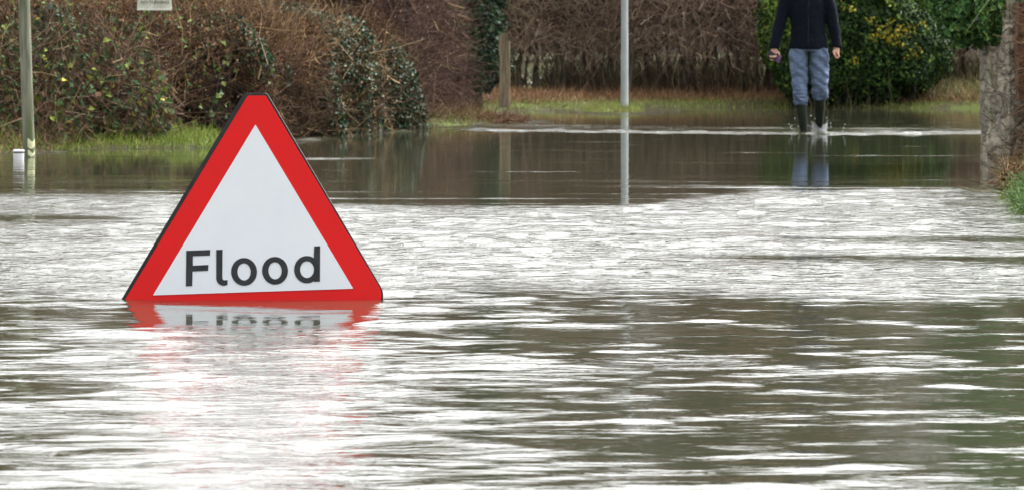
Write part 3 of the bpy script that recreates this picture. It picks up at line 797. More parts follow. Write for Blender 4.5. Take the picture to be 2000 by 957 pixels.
mb = MB(); V, q, t3 = rough_wall((3.0, 27.46), (2.992, 27.2), .5, .45, 1.02, 10, 18, r, .012)
mb.add(V, t3, q, (.3, .3, .3)); mb.build('brick_end', noise_mat('rusty old brick', (.045, .026, .017), (.15, .08, .045), 14, .9, .1, .6, 6, (1, 1, 2.2)), wall, True)

GREENIVY = [(.065, .155, .040, 3), (.038, .10, .030, 3), (.12, .23, .055, 1.5), (.18, .27, .06, .6)]
ivy = empty('ivy', (3.1, 29.2, .9), 'thick bright green ivy spilling over the top of the stone wall', 'ivy')
mb = MB()
for (c, rad, n) in (((2.98, 29.9, 1.22), (.26, .9, .40), 9000), ((3.22, 29.3, 1.60), (.40, 1.4, .62), 14000), ((3.02, 28.6, 1.08), (.14, .55, .30), 5000), ((3.12, 28.0, 1.18), (.2, .6, .26), 4000), ((3.35, 29.5, 2.25), (.45, 1.4, .7), 11000), ((2.87, 30.3, 1.22), (.16, .5, .36), 3500)):
    blob(mb, c, rad, n, (.03, .06), .8, GREENIVY, 400 + int(n), .22, 6)
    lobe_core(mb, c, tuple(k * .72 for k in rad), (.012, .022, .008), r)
mb.build('leaves', M_GLOSS, ivy)
mb = MB(); n = 700
P = np.column_stack([r.uniform(2.95, 3.4, n), r.uniform(27.4, 29.5, n), r.uniform(1.05, 1.4, n)])
twigs(mb, P, np.array([-.3, -.4, .4]) + r.normal(size=(n, 3)) * .6, r.uniform(.1, .3, n), r.uniform(.0015, .003, n), pick([(.20, .27, .07, 2), (.28, .31, .12, 1)], n, r), 4, .4, r, .5)
mb.build('tendrils', M_GRASS, ivy)
# dead stems on the wall end
bs = empty('dead_creeper', (3.1, 27.3, .2), 'tangle of dead reddish brown creeper stems on the near end of the stone wall', 'creeper')
mb = MB(); n = 2300
P = np.column_stack([2.99 + .6 * r.uniform(0, 1, n) ** .8, r.uniform(26.8, 27.15, n), r.uniform(-.05, 1.0, n)])
twigs(mb, P, r.normal(size=(n, 3)) * np.array([1, .5, 1]), r.uniform(.08, .22, n), r.uniform(.0015, .0035, n), pick([(.17, .09, .055, 3), (.25, .17, .11, 1), (.10, .055, .035, 2)], n, r), 4, .4, r, .2)
mb.build('stems', M_TWIG, bs)
mb = MB(); P = np.column_stack([r.uniform(3.02, 3.5, 700), r.uniform(26.9, 27.5, 700), r.uniform(-.05, .5, 700)])
leaves(mb, P, r.normal(size=(700, 3)) - np.array([0, 1, 0]), r.uniform(.02, .05, 700), r.uniform(.015, .03, 700), pick(BROWN, 700, r), r)
mb.build('dead_leaves', M_LEAF, bs)

# ------------------------------------------------------------------ grass, dead grass, litter
def blades(mb, XY, H, W, colors, r, lean=.35, zoff=0.0, flop=.3):
    n = len(XY); P = np.column_stack([XY, ground_z(XY) - .01 + zoff])
    D = np.column_stack([r.normal(0, lean, (n, 2)), np.ones(n)])
    twigs(mb, P, D, H, W, pick(colors, n, r), 3, flop, r, .15, .15)

def shore_pts(n, x0, x1, y0, y1, d0, d1, r, mask=None):
    P = np.column_stack([r.uniform(x0, x1, n * 6), r.uniform(y0, y1, n * 6)])
    d = shore_d(P); k = (d > d0) & (d < d1)
    if mask is not None: k &= mask(P)
    return P[k][:n]
GREEN = [(.16, .22, .030, 3), (.22, .28, .045, 2), (.10, .15, .024, 2), (.28, .25, .08, .8)]
STRAW = [(.27, .18, .085, 1.5), (.19, .115, .055, 2), (.125, .064, .032, 2), (.13, .13, .035, 1)]
r = np.random.default_rng(108)
mb = MB()
XY = shore_pts(19000, -4.4, -1.9, 33.2, 40, -.02, 1.9, r, lambda P: (1000 + F * P[:, 0] / P[:, 1] > 105)); blades(mb, XY, r.uniform(.035, .095, len(XY)), r.uniform(.002, .004, len(XY)), [(.20, .27, .035, 3), (.26, .33, .05, 2), (.12, .17, .026, 2), (.30, .28, .09, .7)], r)
XY = shore_pts(5000, -2.1, .3, 40, 52, -.02, .7, r); blades(mb, XY, r.uniform(.03, .10, len(XY)), r.uniform(.002, .004, len(XY)), GREEN + STRAW[:2], r)
FRESH = [(.19, .235, .045, 3), (.26, .28, .07, 2), (.13, .165, .035, 1), (.32, .27, .11, 1)]
XY = shore_pts(12000, -.9, 9, 58, 66.8, -.03, .75, r); blades(mb, XY, r.uniform(.03, .08, len(XY)), r.uniform(.003, .006, len(XY)), FRESH, r)
k = np.array([ISLE]) + r.uniform(-1, 1, (2600, 2)) * np.array([.40, 1.95]); k = k[shore_d(k) > -.01]; blades(mb, k, r.uniform(.04, .10, len(k)), r.uniform(.002, .004, len(k)), FRESH, r)
XY = shore_pts(14000, 2.2, 6.5, 13, 30, -.02, 2.5, r); blades(mb, XY, r.uniform(.05, .13, len(XY)), r.uniform(.002, .004, len(XY)), GREEN + STRAW[:2], r)
g = mb.build('grass', M_GRASS); tag(g, 'short green grass along the flooded verges', 'grass', kind='stuff')
mb = MB()
XY = shore_pts(4200, -5.2, -3.3, 31.5, 36.5, -.04, 1.2, r); blades(mb, XY, r.uniform(.05, .26, len(XY)), r.uniform(.0018, .004, len(XY)), STRAW + GREEN[:1], r, .5)
XY = shore_pts(16000, -.9, 9.2, 60, 68, .45, 2.6, r); blades(mb, XY, r.uniform(.05, .19, len(XY)), r.uniform(.003, .006, len(XY)), [(.34, .205, .10, 1.5), (.25, .135, .066, 2), (.15, .072, .036, 2)], r, .6)
XY = np.column_stack([r.uniform(-1.5, 9, 16000), r.uniform(67.6, 69.4, 16000)]); k = snoise(XY * np.array([1, .3]), (2.0, 5.0), 77) - .55 * (XY[:, 0] < 1.0) > -.62; XY = XY[k]; blades(mb, XY, r.uniform(.25, .75, len(XY)), r.uniform(.004, .008, len(XY)), [(.09, .085, .035, 2), (.12, .08, .045, 2), (.07, .085, .03, 2), (.2, .15, .08, .6)], r, .3)
XY = shore_pts(5000, 4.5, 9.2, 62, 68, .7, 2.8, r); blades(mb, XY, r.uniform(.15, .36, len(XY)), r.uniform(.003, .006, len(XY)), [(.40, .33, .18, 2), (.28, .27, .10, 2), (.18, .20, .06, 1)], r, .35)
XY = shore_pts(2500, -2.6, -.2, 40, 52, .2, 1.2, r); blades(mb, XY, r.uniform(.08, .28, len(XY)), r.uniform(.002, .004, len(XY)), STRAW, r, .5)
g = mb.build('dead_grass', M_GRASS); tag(g, 'straw coloured dead grass and leaf litter under the hedges', 'dead grass', kind='stuff')

tus = empty('grass_tussock', (-.3, 49.8, .0), 'flattened clump of dead brown stalks at the tip of the bank below the thicket', 'tussock')
mb = MB(); n = 2600
tx = r.uniform(0, 1, n); cx = -1.0 + 1.15 * tx; cy = 48.4 + 1.6 * tx + r.normal(0, .3, n)
XY = np.column_stack([cx, cy]); P = np.column_stack([XY, np.full(n, .0) + r.uniform(-.02, .05, n)])
twigs(mb, P, np.column_stack([r.normal(.35, .5, n), r.normal(-.2, .4, n), r.uniform(.15, .9, n)]), r.uniform(.08, .24, n) * (1.15 - .6 * tx), r.uniform(.002, .0045, n), pick([(.16, .09, .055, 3), (.10, .06, .04, 2), (.24, .16, .10, 1)], n, r), 4, .3, r, .35)
mb.build('stalks', M_TWIG, tus)

tuft = empty('grass_tuft', (2.2, 20.3, 0), 'bright green tuft of grass hanging over the water in front of the stone wall', 'grass tuft')
mb = MB(); n = 5200
a = r.uniform(0, 1, n); yy = 19.7 + 3.8 * a; XY = np.column_stack([yy * .1095 + .5 * r.uniform(0, 1, n) + .05 * np.abs(a - .3), yy])
P = np.column_stack([XY, .02 + r.uniform(0, .13, n) * np.clip((XY[:, 0] - yy * .1095) * 5, .1, 1)])
twigs(mb, P, np.column_stack([r.normal(-.35, .35, n), r.normal(-.3, .35, n), r.uniform(.3, 1, n)]), r.uniform(.05, .15, n), r.uniform(.0013, .003, n), pick([(.08, .16, .028, 3), (.12, .21, .04, 2), (.055, .11, .022, 2)], n, r), 4, .3, r, .5)
mb.build('blades', M_GRASS, tuft)
lit = empty('leaf_drift', (2.7, 24.5, 0), 'drift of sodden brown leaves and twigs washed up beside the stone wall', 'leaf litter')
mb = MB(); n = 1500
a = r.uniform(0, 1, n); yy = 23.4 + 4.2 * a; P = np.column_stack([yy * (.1062 + .0025 * a) + np.abs(r.normal(0, .06, n)), yy, r.uniform(0.0, .10, n)])
leaves(mb, P, r.normal(size=(n, 3)) * .8 + np.array([0, -.4, .8]), r.uniform(.025, .05, n), r.uniform(.018, .034, n), pick(BROWN + [(.06, .08, .03, 1.5)], n, r), r)
twigs(mb, P[:500], r.normal(size=(500, 3)) * np.array([1, .6, .5]), r.uniform(.06, .2, 500), np.full(500, .002), pick(TAN + BROWN, 500, r), 3, .3, r)
mb.build('leaves', M_LEAF, lit)

# far tree line closing the meadow
r = np.random.default_rng(109)
mb = MB(); n = 26000
X = r.uniform(-150, 150, n); top = 7 + 3.0 * snoise(X[:, None], (.12, .5), 92)
P = np.column_stack([X, 232 + r.uniform(-6, 6, n), 1 + r.uniform(0, 1, n) ** .8 * top])
leaves(mb, P, r.normal(size=(n, 3)) - np.array([0, 1, 0]), r.uniform(.7, 1.9, n), r.uniform(.5, 1.3, n), pick([(.035, .034, .022, 3), (.05, .042, .03, 2), (.028, .036, .018, 2)], n, r), r)
g = mb.build('treeline', M_TWIG); tag(g, 'distant wood closing the flooded meadow behind the hedge', 'wood', kind='stuff')

# white painted rail and board glimpsed in the meadow
M_WHITE = noise_mat('white paint', (.62, .62, .60), (.76, .76, .74), 9, .6, .3)
q0 = np.array(upt(1012, 171, 70.5)); q1 = np.array(upt(1072, 150, 70.9))
rail = empty('fallen_branch', tuple(q0), 'pale fallen branch slanting behind the stems of the hawthorn hedge', 'branch')
mb = MB(); s = np.linspace(0, 1, 9)[:, None]
tube(mb, q0 + (q1 - q0) * s + np.array([0, 0, .03]) * np.sin(s * 9), np.linspace(.028, .018, 9), (.7, .7, .65), 8); mb.build('limb', noise_mat('bleached wood', (.48, .47, .42), (.66, .65, .60), 12, .7), rail, True)
mb = MB(); q2 = np.array(upt(1100, 122, 71.0)); tube(mb, q1 + (q2 - q1) * s * .9, np.linspace(.017, .007, 9), (.6, .6, .5), 6); mb.build('twig', noise_mat('bleached twig', (.40, .38, .34), (.55, .53, .48), 12, .7), rail, True)
bd0 = upt(914, 182, 64.0); bd1 = upt(932, 126, 64.0)
brd = empty('white_board', (bd0[0], 64.0, bd0[2] - .2), 'weathered white board standing half hidden behind the ivy smothered tree', 'board')
mb = MB(); box(mb, (bd0[0], 64.0, bd0[2] - .2), (bd1[0], 64.03, bd1[2]), (.7, .7, .7)); mb.build('panel', M_WHITE, brd)
mb = MB(); box(mb, (bd0[0] + .05, 64.035, bd0[2] - .25), (bd0[0] + .09, 64.08, bd1[2] - .05), (.1, .08, .06)); mb.build('stake', M_OLDWOOD, brd)

# ------------------------------------------------------------------ the flood sign
YS = 13.2
def sp(p, dy=0.0):
    a = upt(p[0], p[1], YS); return (a[0], YS + dy, a[2])
def slab(mb, poly, y0, y1, C, bevel=0.0):
    """poly in photo pixels of the sign's plane, clockwise; front at y0, back at y1"""
    n = len(poly); V = [sp(p, y0) for p in poly] + [sp(p, y1) for p in poly]
    bm = bmesh.new(); vs_ = [bm.verts.new(v) for v in V]
    bm.faces.new(vs_[:n]); bm.faces.new(vs_[n:][::-1])
    for i in range(n): bm.faces.new((vs_[i], vs_[i + n], vs_[(i + 1) % n + n], vs_[(i + 1) % n]))
    bmesh.ops.recalc_face_normals(bm, faces=bm.faces)
    if bevel:
        bmesh.ops.bevel(bm, geom=[e for e in bm.edges if abs(e.verts[0].co.y - e.verts[1].co.y) < 1e-6 and e.verts[0].co.y < (y0 + y1) / 2 + YS], offset=bevel, segments=2, affect='EDGES')
    bmesh.ops.triangulate(bm, faces=bm.faces)
    bm.verts.ensure_lookup_table()
    mb.add([v.co[:] for v in bm.verts], [[v.index for v in f.verts] for f in bm.faces], None, C)
    bm.free()
def rounded(poly, rad):
    out = []; n = len(poly)
    for i in range(n):
        p = np.array(poly[i], float); a = np.array(poly[i - 1], float); c = np.array(poly[(i + 1) % n], float); rd = rad[i] if hasattr(rad, '__len__') else rad
        u, v = unit((a - p)[None])[0], unit((c - p)[None])[0]
        for s in np.linspace(0, 1, 6):
            out.append(tuple((1 - s) ** 2 * (p + u * rd) + 2 * s * (1 - s) * p + s * s * (p + v * rd)))
    return out
sgn = empty('flood_sign', (upt(495, 585, YS)[0], YS, 0.0), 'red bordered white triangular Flood warning sign standing in the water', 'warning sign')
M_BLACKP = noise_mat('black plastic', (.012, .012, .013), (.028, .026, .026), 30, .55, .4)
M_RED, t_r, b_r = new_mat('red reflective sheeting', .42, .45)
def sheeting(name, c, dirt, rough=.55):
    m, t, b = new_mat(name, rough, .12)
    tc = t.nodes.new('ShaderNodeTexCoord')
    n = t.nodes.new('ShaderNodeTexNoise'); n.inputs['Scale'].default_value = 9; n.inputs['Detail'].default_value = 8; n.inputs['Roughness'].default_value = .65
    t.links.new(tc.outputs['Object'], n.inputs['Vector'])
    rp = t.nodes.new('ShaderNodeValToRGB'); rp.color_ramp.elements[0].position = .3; rp.color_ramp.elements[1].position = .72
    rp.color_ramp.elements[0].color = (*c, 1); rp.color_ramp.elements[1].color = (*dirt, 1)
    t.links.new(n.outputs['Fac'], rp.inputs['Fac']); t.links.new(rp.outputs[0], b.inputs['Base Color'])
    v = t.nodes.new('ShaderNodeTexVoronoi'); v.inputs['Scale'].default_value = 260; t.links.new(tc.outputs['Object'], v.inputs['Vector'])
    bp = t.nodes.new('ShaderNodeBump'); bp.inputs['Strength'].default_value = .08; bp.inputs['Distance'].default_value = .002
    t.links.new(v.outputs['Distance'], bp.inputs['Height']); t.links.new(bp.outputs[0], b.inputs['Normal'])
    return m
M_RED = sheeting('red reflective sheeting', (.80, .018, .020), (.72, .022, .022))
M_WSHEET = sheeting('white reflective sheeting', (.85, .88, .92), (.80, .83, .88))
M_LETTER = noise_mat('black vinyl', (.020, .022, .026), (.036, .038, .044), 30, .5, .35)
outer = [(476, 182.5), (521, 182.5), (747.5, 566), (748.5, 584), (738, 607), (236, 620), (221, 611)]
mb = MB(); slab(mb, rounded(outer, [5, 5, 8, 6, 8, 6, 6]), 0, .024, (.02, .02, .02), .0012); mb.build('backing_frame', M_BLACKP, sgn)
red = [(484, 187.5), (519, 187.5), (744.5, 566), (745, 583), (735, 602), (240, 614), (231, 607)]
mb = MB(); slab(mb, rounded(red, [3, 3, 7, 6, 7, 4, 4]), -.0028, -.0004, (.7, .03, .03)); mb.build('red_border', M_RED, sgn)
mb = MB(); slab(mb, rounded([(499, 244), (690, 563), (299, 576)], 2), -.0050, -.0030, (.8, .8, .8)); wp_ = mb.build('white_panel', M_WSHEET, sgn)
def ellipse(cx, cy, rx, ry, rot=0, n=40):
    return [(cx + rx * math.cos(a) * math.cos(rot) - ry * math.sin(a) * math.sin(rot), cy + rx * math.cos(a) * math.sin(rot) + ry * math.sin(a) * math.cos(rot)) for a in np.linspace(0, 2 * np.pi, n, endpoint=False)]
def ring(mb, o, i):
    n = len(o); y0, y1 = -.0064, -.0052
    V = [sp(p, y0) for p in o] + [sp(p, y0) for p in i] + [sp(p, y1) for p in o] + [sp(p, y1) for p in i]
    q = []
    for k in range(n):
        l = (k + 1) % n
        q += [(k, l, n + l, n + k), (k, 2 * n + k, 2 * n + l, l), (n + k, n + l, 3 * n + l, 3 * n + k)]
    mb.add(V, None, q, (.03, .03, .03))
mb = MB(); y0, y1 = -.0064, -.0052; K = (.03, .03, .03)
slab(mb, [(364.2, 489.3), (410.8, 487.6), (410.2, 498.6), (377.0, 499.8), (376.6, 518.2), (407.3, 516.6), (406.8, 528.0), (376.4, 529.4), (375.6, 557.8), (363.2, 558.4)], y0, y1, K)
lp = [(422.6, 487.6), (434.8, 487.2), (434.4, 541.5)] + [(434.4 + 4.2 * (1 - math.cos(a)), 541.5 + 5 * math.sin(a)) for a in np.linspace(.2, 1.57, 6)] + [(444.8, 546.0), (444.4, 555.6), (438, 557.4)] + [(438 - 15.4 * math.sin(a), 542.6 + 14.8 * math.cos(a)) for a in np.linspace(.15, 1.5, 8)]
slab(mb, lp, y0, y1, K)
ring(mb, ellipse(476.9, 530.2, 25.2, 27.0, -.05), ellipse(476.9, 530.2, 13.0, 16.6, -.05))
ring(mb, ellipse(537.4, 528.0, 25.2, 27.0, -.05), ellipse(537.4, 528.0, 13.0, 16.6, -.05))
mb2 = MB()
# d: bowl and stem in one outline with a counter
an = np.linspace(-.62, -.62 - (2 * np.pi - 1.24), 34)
bowl = [(599.5 + 24.6 * math.cos(a), 525.8 + 26.4 * math.sin(a)) for a in an]
inn = [(599.8 + 13.6 * math.cos(a), 525.8 + 16.2 * math.sin(a)) for a in np.linspace(0, 2 * np.pi, 36, endpoint=False)]
do = [(613.9, 480.8), (625.4, 480.3), (625.0, 549.0), (613.4, 549.5)]
def slab_hole(mb, o, h_, y0, y1, C):
    bm = bmesh.new(); ov = [bm.verts.new(sp(p, y0)) for p in o]; hv = [bm.verts.new(sp(p, y0)) for p in h_]
    es = [bm.edges.new((ov[i], ov[(i + 1) % len(ov)])) for i in range(len(ov))] + [bm.edges.new((hv[i], hv[(i + 1) % len(hv)])) for i in range(len(hv))]
    bmesh.ops.triangle_fill(bm, edges=es, use_beauty=True)
    g = bmesh.ops.extrude_face_region(bm, geom=list(bm.faces)); bmesh.ops.translate(bm, vec=(0, y1 - y0, 0), verts=[v for v in g['geom'] if isinstance(v, bmesh.types.BMVert)])
    bmesh.ops.recalc_face_normals(bm, faces=bm.faces); bmesh.ops.triangulate(bm, faces=bm.faces); bm.verts.index_update()
    mb.add([v.co[:] for v in bm.verts], [[v.index for v in f.verts] for f in bm.faces], None, C); bm.free()
# bowl starts at the lower right where it meets the stem and runs round to the upper right
bo = [(599.5 + 24.8 * math.cos(a), 525.8 + 26.6 * math.sin(a)) for a in np.linspace(1.0, 2 * np.pi - 1.0, 34)]
slab_hole(mb, [(613.9, 480.8), (625.4, 480.3), (625.0, 549.0), (613.4, 549.5)] + bo, inn, y0, y1, K)
mb.build('lettering', M_LETTER, sgn)
for xx in (440, 560):
    mb = MB(); a = np.array(upt(xx, 430, YS)); a[1] = YS + .03; bq = np.array([a[0], YS + .36, -.2]); tube(mb, [a, (a + bq) / 2, bq], .011, K, 10); mb.build('leg', M_BLACKP, sgn, True)

# ------------------------------------------------------------------ the wading person
YP = 42.8
def pp(px, py, dy=0.0):
    a = upt(px, py, YP); return np.array([a[0], YP + dy, a[2]])
def loft(mb, rings, C, seg=22):
    """rings: (centre px, py, half width m, half depth m, dy)"""
    V = []; n = len(rings); an = np.linspace(0, 2 * np.pi, seg, endpoint=False)
    for (px, py, hw_, hd, dy) in rings:
        c = pp(px, py, dy)
        for a in an: V.append((c[0] + hw_ * math.cos(a), c[1] + hd * math.sin(a), c[2]))
    q = [(i * seg + k, i * seg + (k + 1) % seg, (i + 1) * seg + (k + 1) % seg, (i + 1) * seg + k) for i in range(n - 1) for k in range(seg)]
    c0 = pp(rings[0][0], rings[0][1], rings[0][4]); c1 = pp(rings[-1][0], rings[-1][1], rings[-1][4])
    V += [tuple(c0), tuple(c1)]
    t3 = [(n * seg, (k + 1) % seg, k) for k in range(seg)] + [(n * seg + 1, (n - 1) * seg + k, (n - 1) * seg + (k + 1) % seg) for k in range(seg)]
    mb.add(V, t3, q, C)
def remesh(o, vox, smooth_it=4, disp=None):
    m_ = o.modifiers.new('one surface', 'REMESH'); m_.mode = 'VOXEL'; m_.voxel_size = vox; m_.use_smooth_shade = True
    s_ = o.modifiers.new('soften', 'SMOOTH'); s_.iterations = smooth_it; s_.factor = .5
    if disp:
        tx = bpy.data.textures.new('folds', 'CLOUDS'); tx.noise_scale = disp[0]; tx.noise_depth = 2
        d_ = o.modifiers.new('folds', 'DISPLACE'); d_.texture = tx; d_.strength = disp[1]; d_.mid_level = .5; d_.texture_coords = 'LOCAL'
    return o
PX = 210.3
person = empty('person', tuple(pp(1580, 290)), 'person wading in a navy jacket, blue grey trousers and dark wellington boots', 'person')
# body: one continuous figure under the clothes
body = MB()
loft(body, [(1580, 100, .150, .095, 0), (1580, 70, .135, .09, 0), (1578, 40, .145, .095, 0), (1577, 10, .15, .09, 0), (1576, -6, .14, .075, 0), (1576, -15, .075, .06, 0), (1576, -24, .058, .058, 0), (1576, -36, .055, .058, -.01)], K)
loft(body, [(1576, -31, .045, .05, -.015), (1576, -36, .062, .075, -.02), (1576, -46, .072, .092, -.015), (1576, -56, .077, .098, -.01), (1576, -68, .076, .097, 0), (1576, -76, .060, .075, 0), (1576, -81, .028, .035, 0)], K)
loft(body, [(1560, 100, .070, .07, 0), (1561, 150, .055, .06, -.02), (1565, 195, .048, .055, -.03), (1568, 240, .038, .045, -.01), (1570, 275, .035, .04, 0), (1570, 290, .042, .09, -.04), (1570, 292, .04, .09, -.04)], K, 16)
loft(body, [(1600, 100, .070, .07, 0), (1601, 150, .055, .06, .02), (1603, 195, .048, .055, .12), (1603, 240, .038, .045, .22), (1603, 270, .035, .04, .28), (1603, 288, .042, .09, .25), (1603, 291, .04, .09, .25)], K, 16)
loft(body, [(1542, -1, .045, .045, 0), (1531, 20, .045, .045, .0), (1521, 55, .038, .038, -.02), (1512, 92, .027, .027, -.05), (1511, 99, .030, .022, -.055), (1510, 106, .033, .018, -.06), (1509, 110, .022, .012, -.06)], K, 14)
loft(body, [(1610, -1, .045, .045, 0), (1620, 20, .045, .045, .0), (1628, 55, .038, .038, .0), (1633, 92, .027, .027, -.02), (1634, 98, .026, .030, -.025), (1634, 105, .024, .034, -.03), (1634, 109, .016, .022, -.03)], K, 14)
def chain(mb, pts, r0, r1):
    s = np.linspace(0, 1, len(pts)); tube(mb, np.array(pts), r0 + (r1 - r0) * s, K, 8)
# right hand: fingers curled round the phone, thumb along its side
for i, (ox, ln) in enumerate(((1503.5, 1.0), (1507.5, 1.1), (1511.5, 1.05), (1515.0, .88))):
    b0 = pp(ox, 107.5, -.068); chain(body, [b0, b0 + np.array([.000, -.020, -.022 * ln]), b0 + np.array([.002, -.012, -.046 * ln]), b0 + np.array([.003, .010, -.050 * ln])], .0085, .007)
b0 = pp(1517, 101, -.06); chain(body, [b0, b0 + np.array([.018, -.012, -.020]), b0 + np.array([.024, -.022, -.045]), b0 + np.array([.022, -.026, -.062])], .0105, .008)
# left hand: loosely closed fist
for i, (dy, ln) in enumerate(((-.062, 1.0), (-.044, 1.08), (-.026, 1.0), (-.009, .85))):
    b0 = pp(1637, 107, dy); chain(body, [b0, b0 + np.array([.004, -.004, -.024 * ln]), b0 + np.array([-.020, -.004, -.034 * ln]), b0 + np.array([-.034, -.002, -.014 * ln])], .0092, .0075)
b0 = pp(1629, 99, -.05); chain(body, [b0, b0 + np.array([-.010, -.020, -.018]), b0 + np.array([-.004, -.026, -.040]), b0 + np.array([.008, -.026, -.052])], .0105, .0085)
# face
hc = pp(1576, -58, 0)
chain(body, [hc + np.array([0, -.094, .022]), hc + np.array([0, -.108, -.002]), hc + np.array([0, -.116, -.022]), hc + np.array([0, -.098, -.03])], .009, .013)
for sx in (-1, 1):
    chain(body, [hc + np.array([sx * .076, .0, .02]), hc + np.array([sx * .086, .012, .0]), hc + np.array([sx * .079, .004, -.032])], .013, .010)
M_SKIN = noise_mat('skin', (.46, .25, .19), (.58, .34, .26), 25, .55, .35, .05)
bo_ = body.build('body', M_SKIN, person, True); remesh(bo_, .006, 2)
M_EYE = noise_mat('eye', (.05, .04, .03), (.12, .09, .06), 40, .2, .5)
for sx in (-1, 1):
    mb = MB(); c = hc + np.array([sx * .032, -.086, .012]); lobe_core(mb, c, (.012, .012, .009), (.1, .1, .1), np.random.default_rng(1), 12, 8); mb.V[-1] = mb.V[-1]; mb.build('eye', M_EYE, person, True)
mb = MB(); chain(mb, [hc + np.array([-.026, -.086, -.05]), hc + np.array([0, -.094, -.052]), hc + np.array([.026, -.086, -.05])], .006, .005); mb.build('mouth', noise_mat('lips', (.36, .13, .11), (.42, .17, .14), 30, .5), person, True)
mb = MB(); rr_ = np.random.default_rng(5); n = 2600; D = unit(rr_.normal(size=(n, 3))); k = (D[:, 2] > .1) | (D[:, 1] > .25); D = D[k]; k = ~((D[:, 1] < -.35) & (D[:, 2] < .55)); D = D[k]; n = len(D)
twigs(mb, hc + D * np.array([.078, .100, .10]) + np.array([0, .005, .02]), D + np.array([0, .6, -.5]), rr_.uniform(.02, .05, n), np.full(n, .003), pick([(.10, .075, .05, 2), (.16, .13, .10, 1)], n, rr_), 3, .3, rr_); mb.build('hair', M_TWIG, person)
# jacket
J = (.02, .03, .05); jk = MB()
loft(jk, [(1579, 97, .182, .125, 0), (1579, 94, .186, .130, 0), (1579, 80, .178, .125, 0), (1578, 55, .158, .118, 0), (1577, 30, .168, .122, 0), (1576.5, 10, .188, .118, 0), (1576, -4, .195, .105, 0), (1576, -13, .14, .085, 0), (1576, -20, .075, .07, 0), (1576, -27, .068, .066, -.005)], J, 30)
loft(jk, [(1538, -6, .072, .08, 0), (1533, 10, .068, .07, 0), (1526, 35, .062, .062, -.005), (1520, 60, .057, .058, -.02), (1514, 82, .053, .052, -.04), (1512, 92, .053, .048, -.05), (1511.5, 96, .050, .046, -.05)], J, 18)
loft(jk, [(1614, -6, .072, .08, 0), (1618.5, 10, .068, .07, 0), (1624.5, 35, .060, .062, .0), (1629.5, 60, .054, .056, -.005), (1633, 80, .050, .050, -.015), (1634, 90, .049, .046, -.02), (1634, 93.5, .047, .044, -.02)], J, 18)
M_JACKET = noise_mat('navy fleece', (.0016, .0034, .0075), (.004, .0068, .0125), 40, .9, .15, .3, 6)
jo = jk.build('jacket', M_JACKET, person, True); remesh(jo, .009, 5, (.09, .016))
mb = MB(); tube(mb, [pp(1577 + .5 * math.sin(i), y, -.118 - .012 * math.exp(-((y - 85) / 25) ** 2)) for i, y in enumerate(np.linspace(-14, 93, 14))], .0045, J, 6); mb.build('zip', noise_mat('black zip', (.003, .003, .004), (.008, .008, .01), 60, .6), person, True)
# trousers
T_ = (.15, .2, .3); tr = MB()
loft(tr, [(1579, 86, .160, .105, 0), (1579, 94, .172, .11, 0), (1579.5, 101, .178, .105, 0)], T_, 26)
def gathered(rings, k, ph):
    out = []
    ys_ = np.array([q[1] for q in rings], float)
    for y in np.linspace(ys_[0], ys_[-1], 34):
        v = [np.interp(y, ys_, [q[c] for q in rings]) for c in range(5)]
        w = .0018 + k * sstep(165, 196, y)
        v[2] += w * math.sin(y * 1.05 + ph); v[3] += w * math.sin(y * .9 + ph + 1); v[0] += .5 * math.sin(y * .33 + ph)
        out.append(tuple(v))
    return out
loft(tr, gathered([(1560.5, 93, .080, .10, 0), (1559.5, 112, .089, .105, 0), (1560, 128, .084, .10, -.005), (1561, 145, .077, .09, -.02), (1561.5, 165, .070, .084, -.035), (1562, 182, .069, .08, -.04), (1562.5, 194, .066, .078, -.035), (1563.5, 201, .060, .07, -.03), (1564.5, 206, .054, .062, -.03)], .006, 0), T_, 20)
loft(tr, gathered([(1599.5, 93, .080, .10, 0), (1600.5, 112, .090, .105, .01), (1600.5, 128, .089, .10, .015), (1601, 145, .084, .092, .015), (1601.5, 165, .078, .086, .01), (1602.5, 180, .079, .083, .03), (1603.5, 189, .072, .078, .05), (1603.5, 194, .062, .07, .06), (1603, 197, .055, .062, .06)], .006, 2), T_, 20)
M_TROUS = noise_mat('blue grey cotton', (.085, .120, .19), (.13, .175, .265), 9, .8, .2, .9, 6, (1, 1, .45), 16)
t = M_TROUS.node_tree; b = t.nodes['Principled BSDF']
wv = t.nodes.new('ShaderNodeTexWave'); wv.inputs['Scale'].default_value = 3.6; wv.inputs['Distortion'].default_value = 7.0; wv.inputs['Detail'].default_value = 3; wv.inputs['Detail Scale'].default_value = 1.4
mpw = t.nodes.new('ShaderNodeMapping'); mpw.inputs['Rotation'].default_value = (0, math.radians(52), 0)
tcw = t.nodes.new('ShaderNodeTexCoord'); t.links.new(tcw.outputs['Object'], mpw.inputs['Vector']); t.links.new(mpw.outputs[0], wv.inputs['Vector'])
bw = t.nodes.new('ShaderNodeBump'); bw.inputs['Strength'].default_value = .5; bw.inputs['Distance'].default_value = .03
t.links.new(wv.outputs['Fac'], bw.inputs['Height'])
t.links.new(b.inputs['Normal'].links[0].from_socket, bw.inputs['Normal']); t.links.new(bw.outputs[0], b.inputs['Normal'])
to = tr.build('trousers', M_TROUS, person, True); remesh(to, .008, 3, (.085, .026))
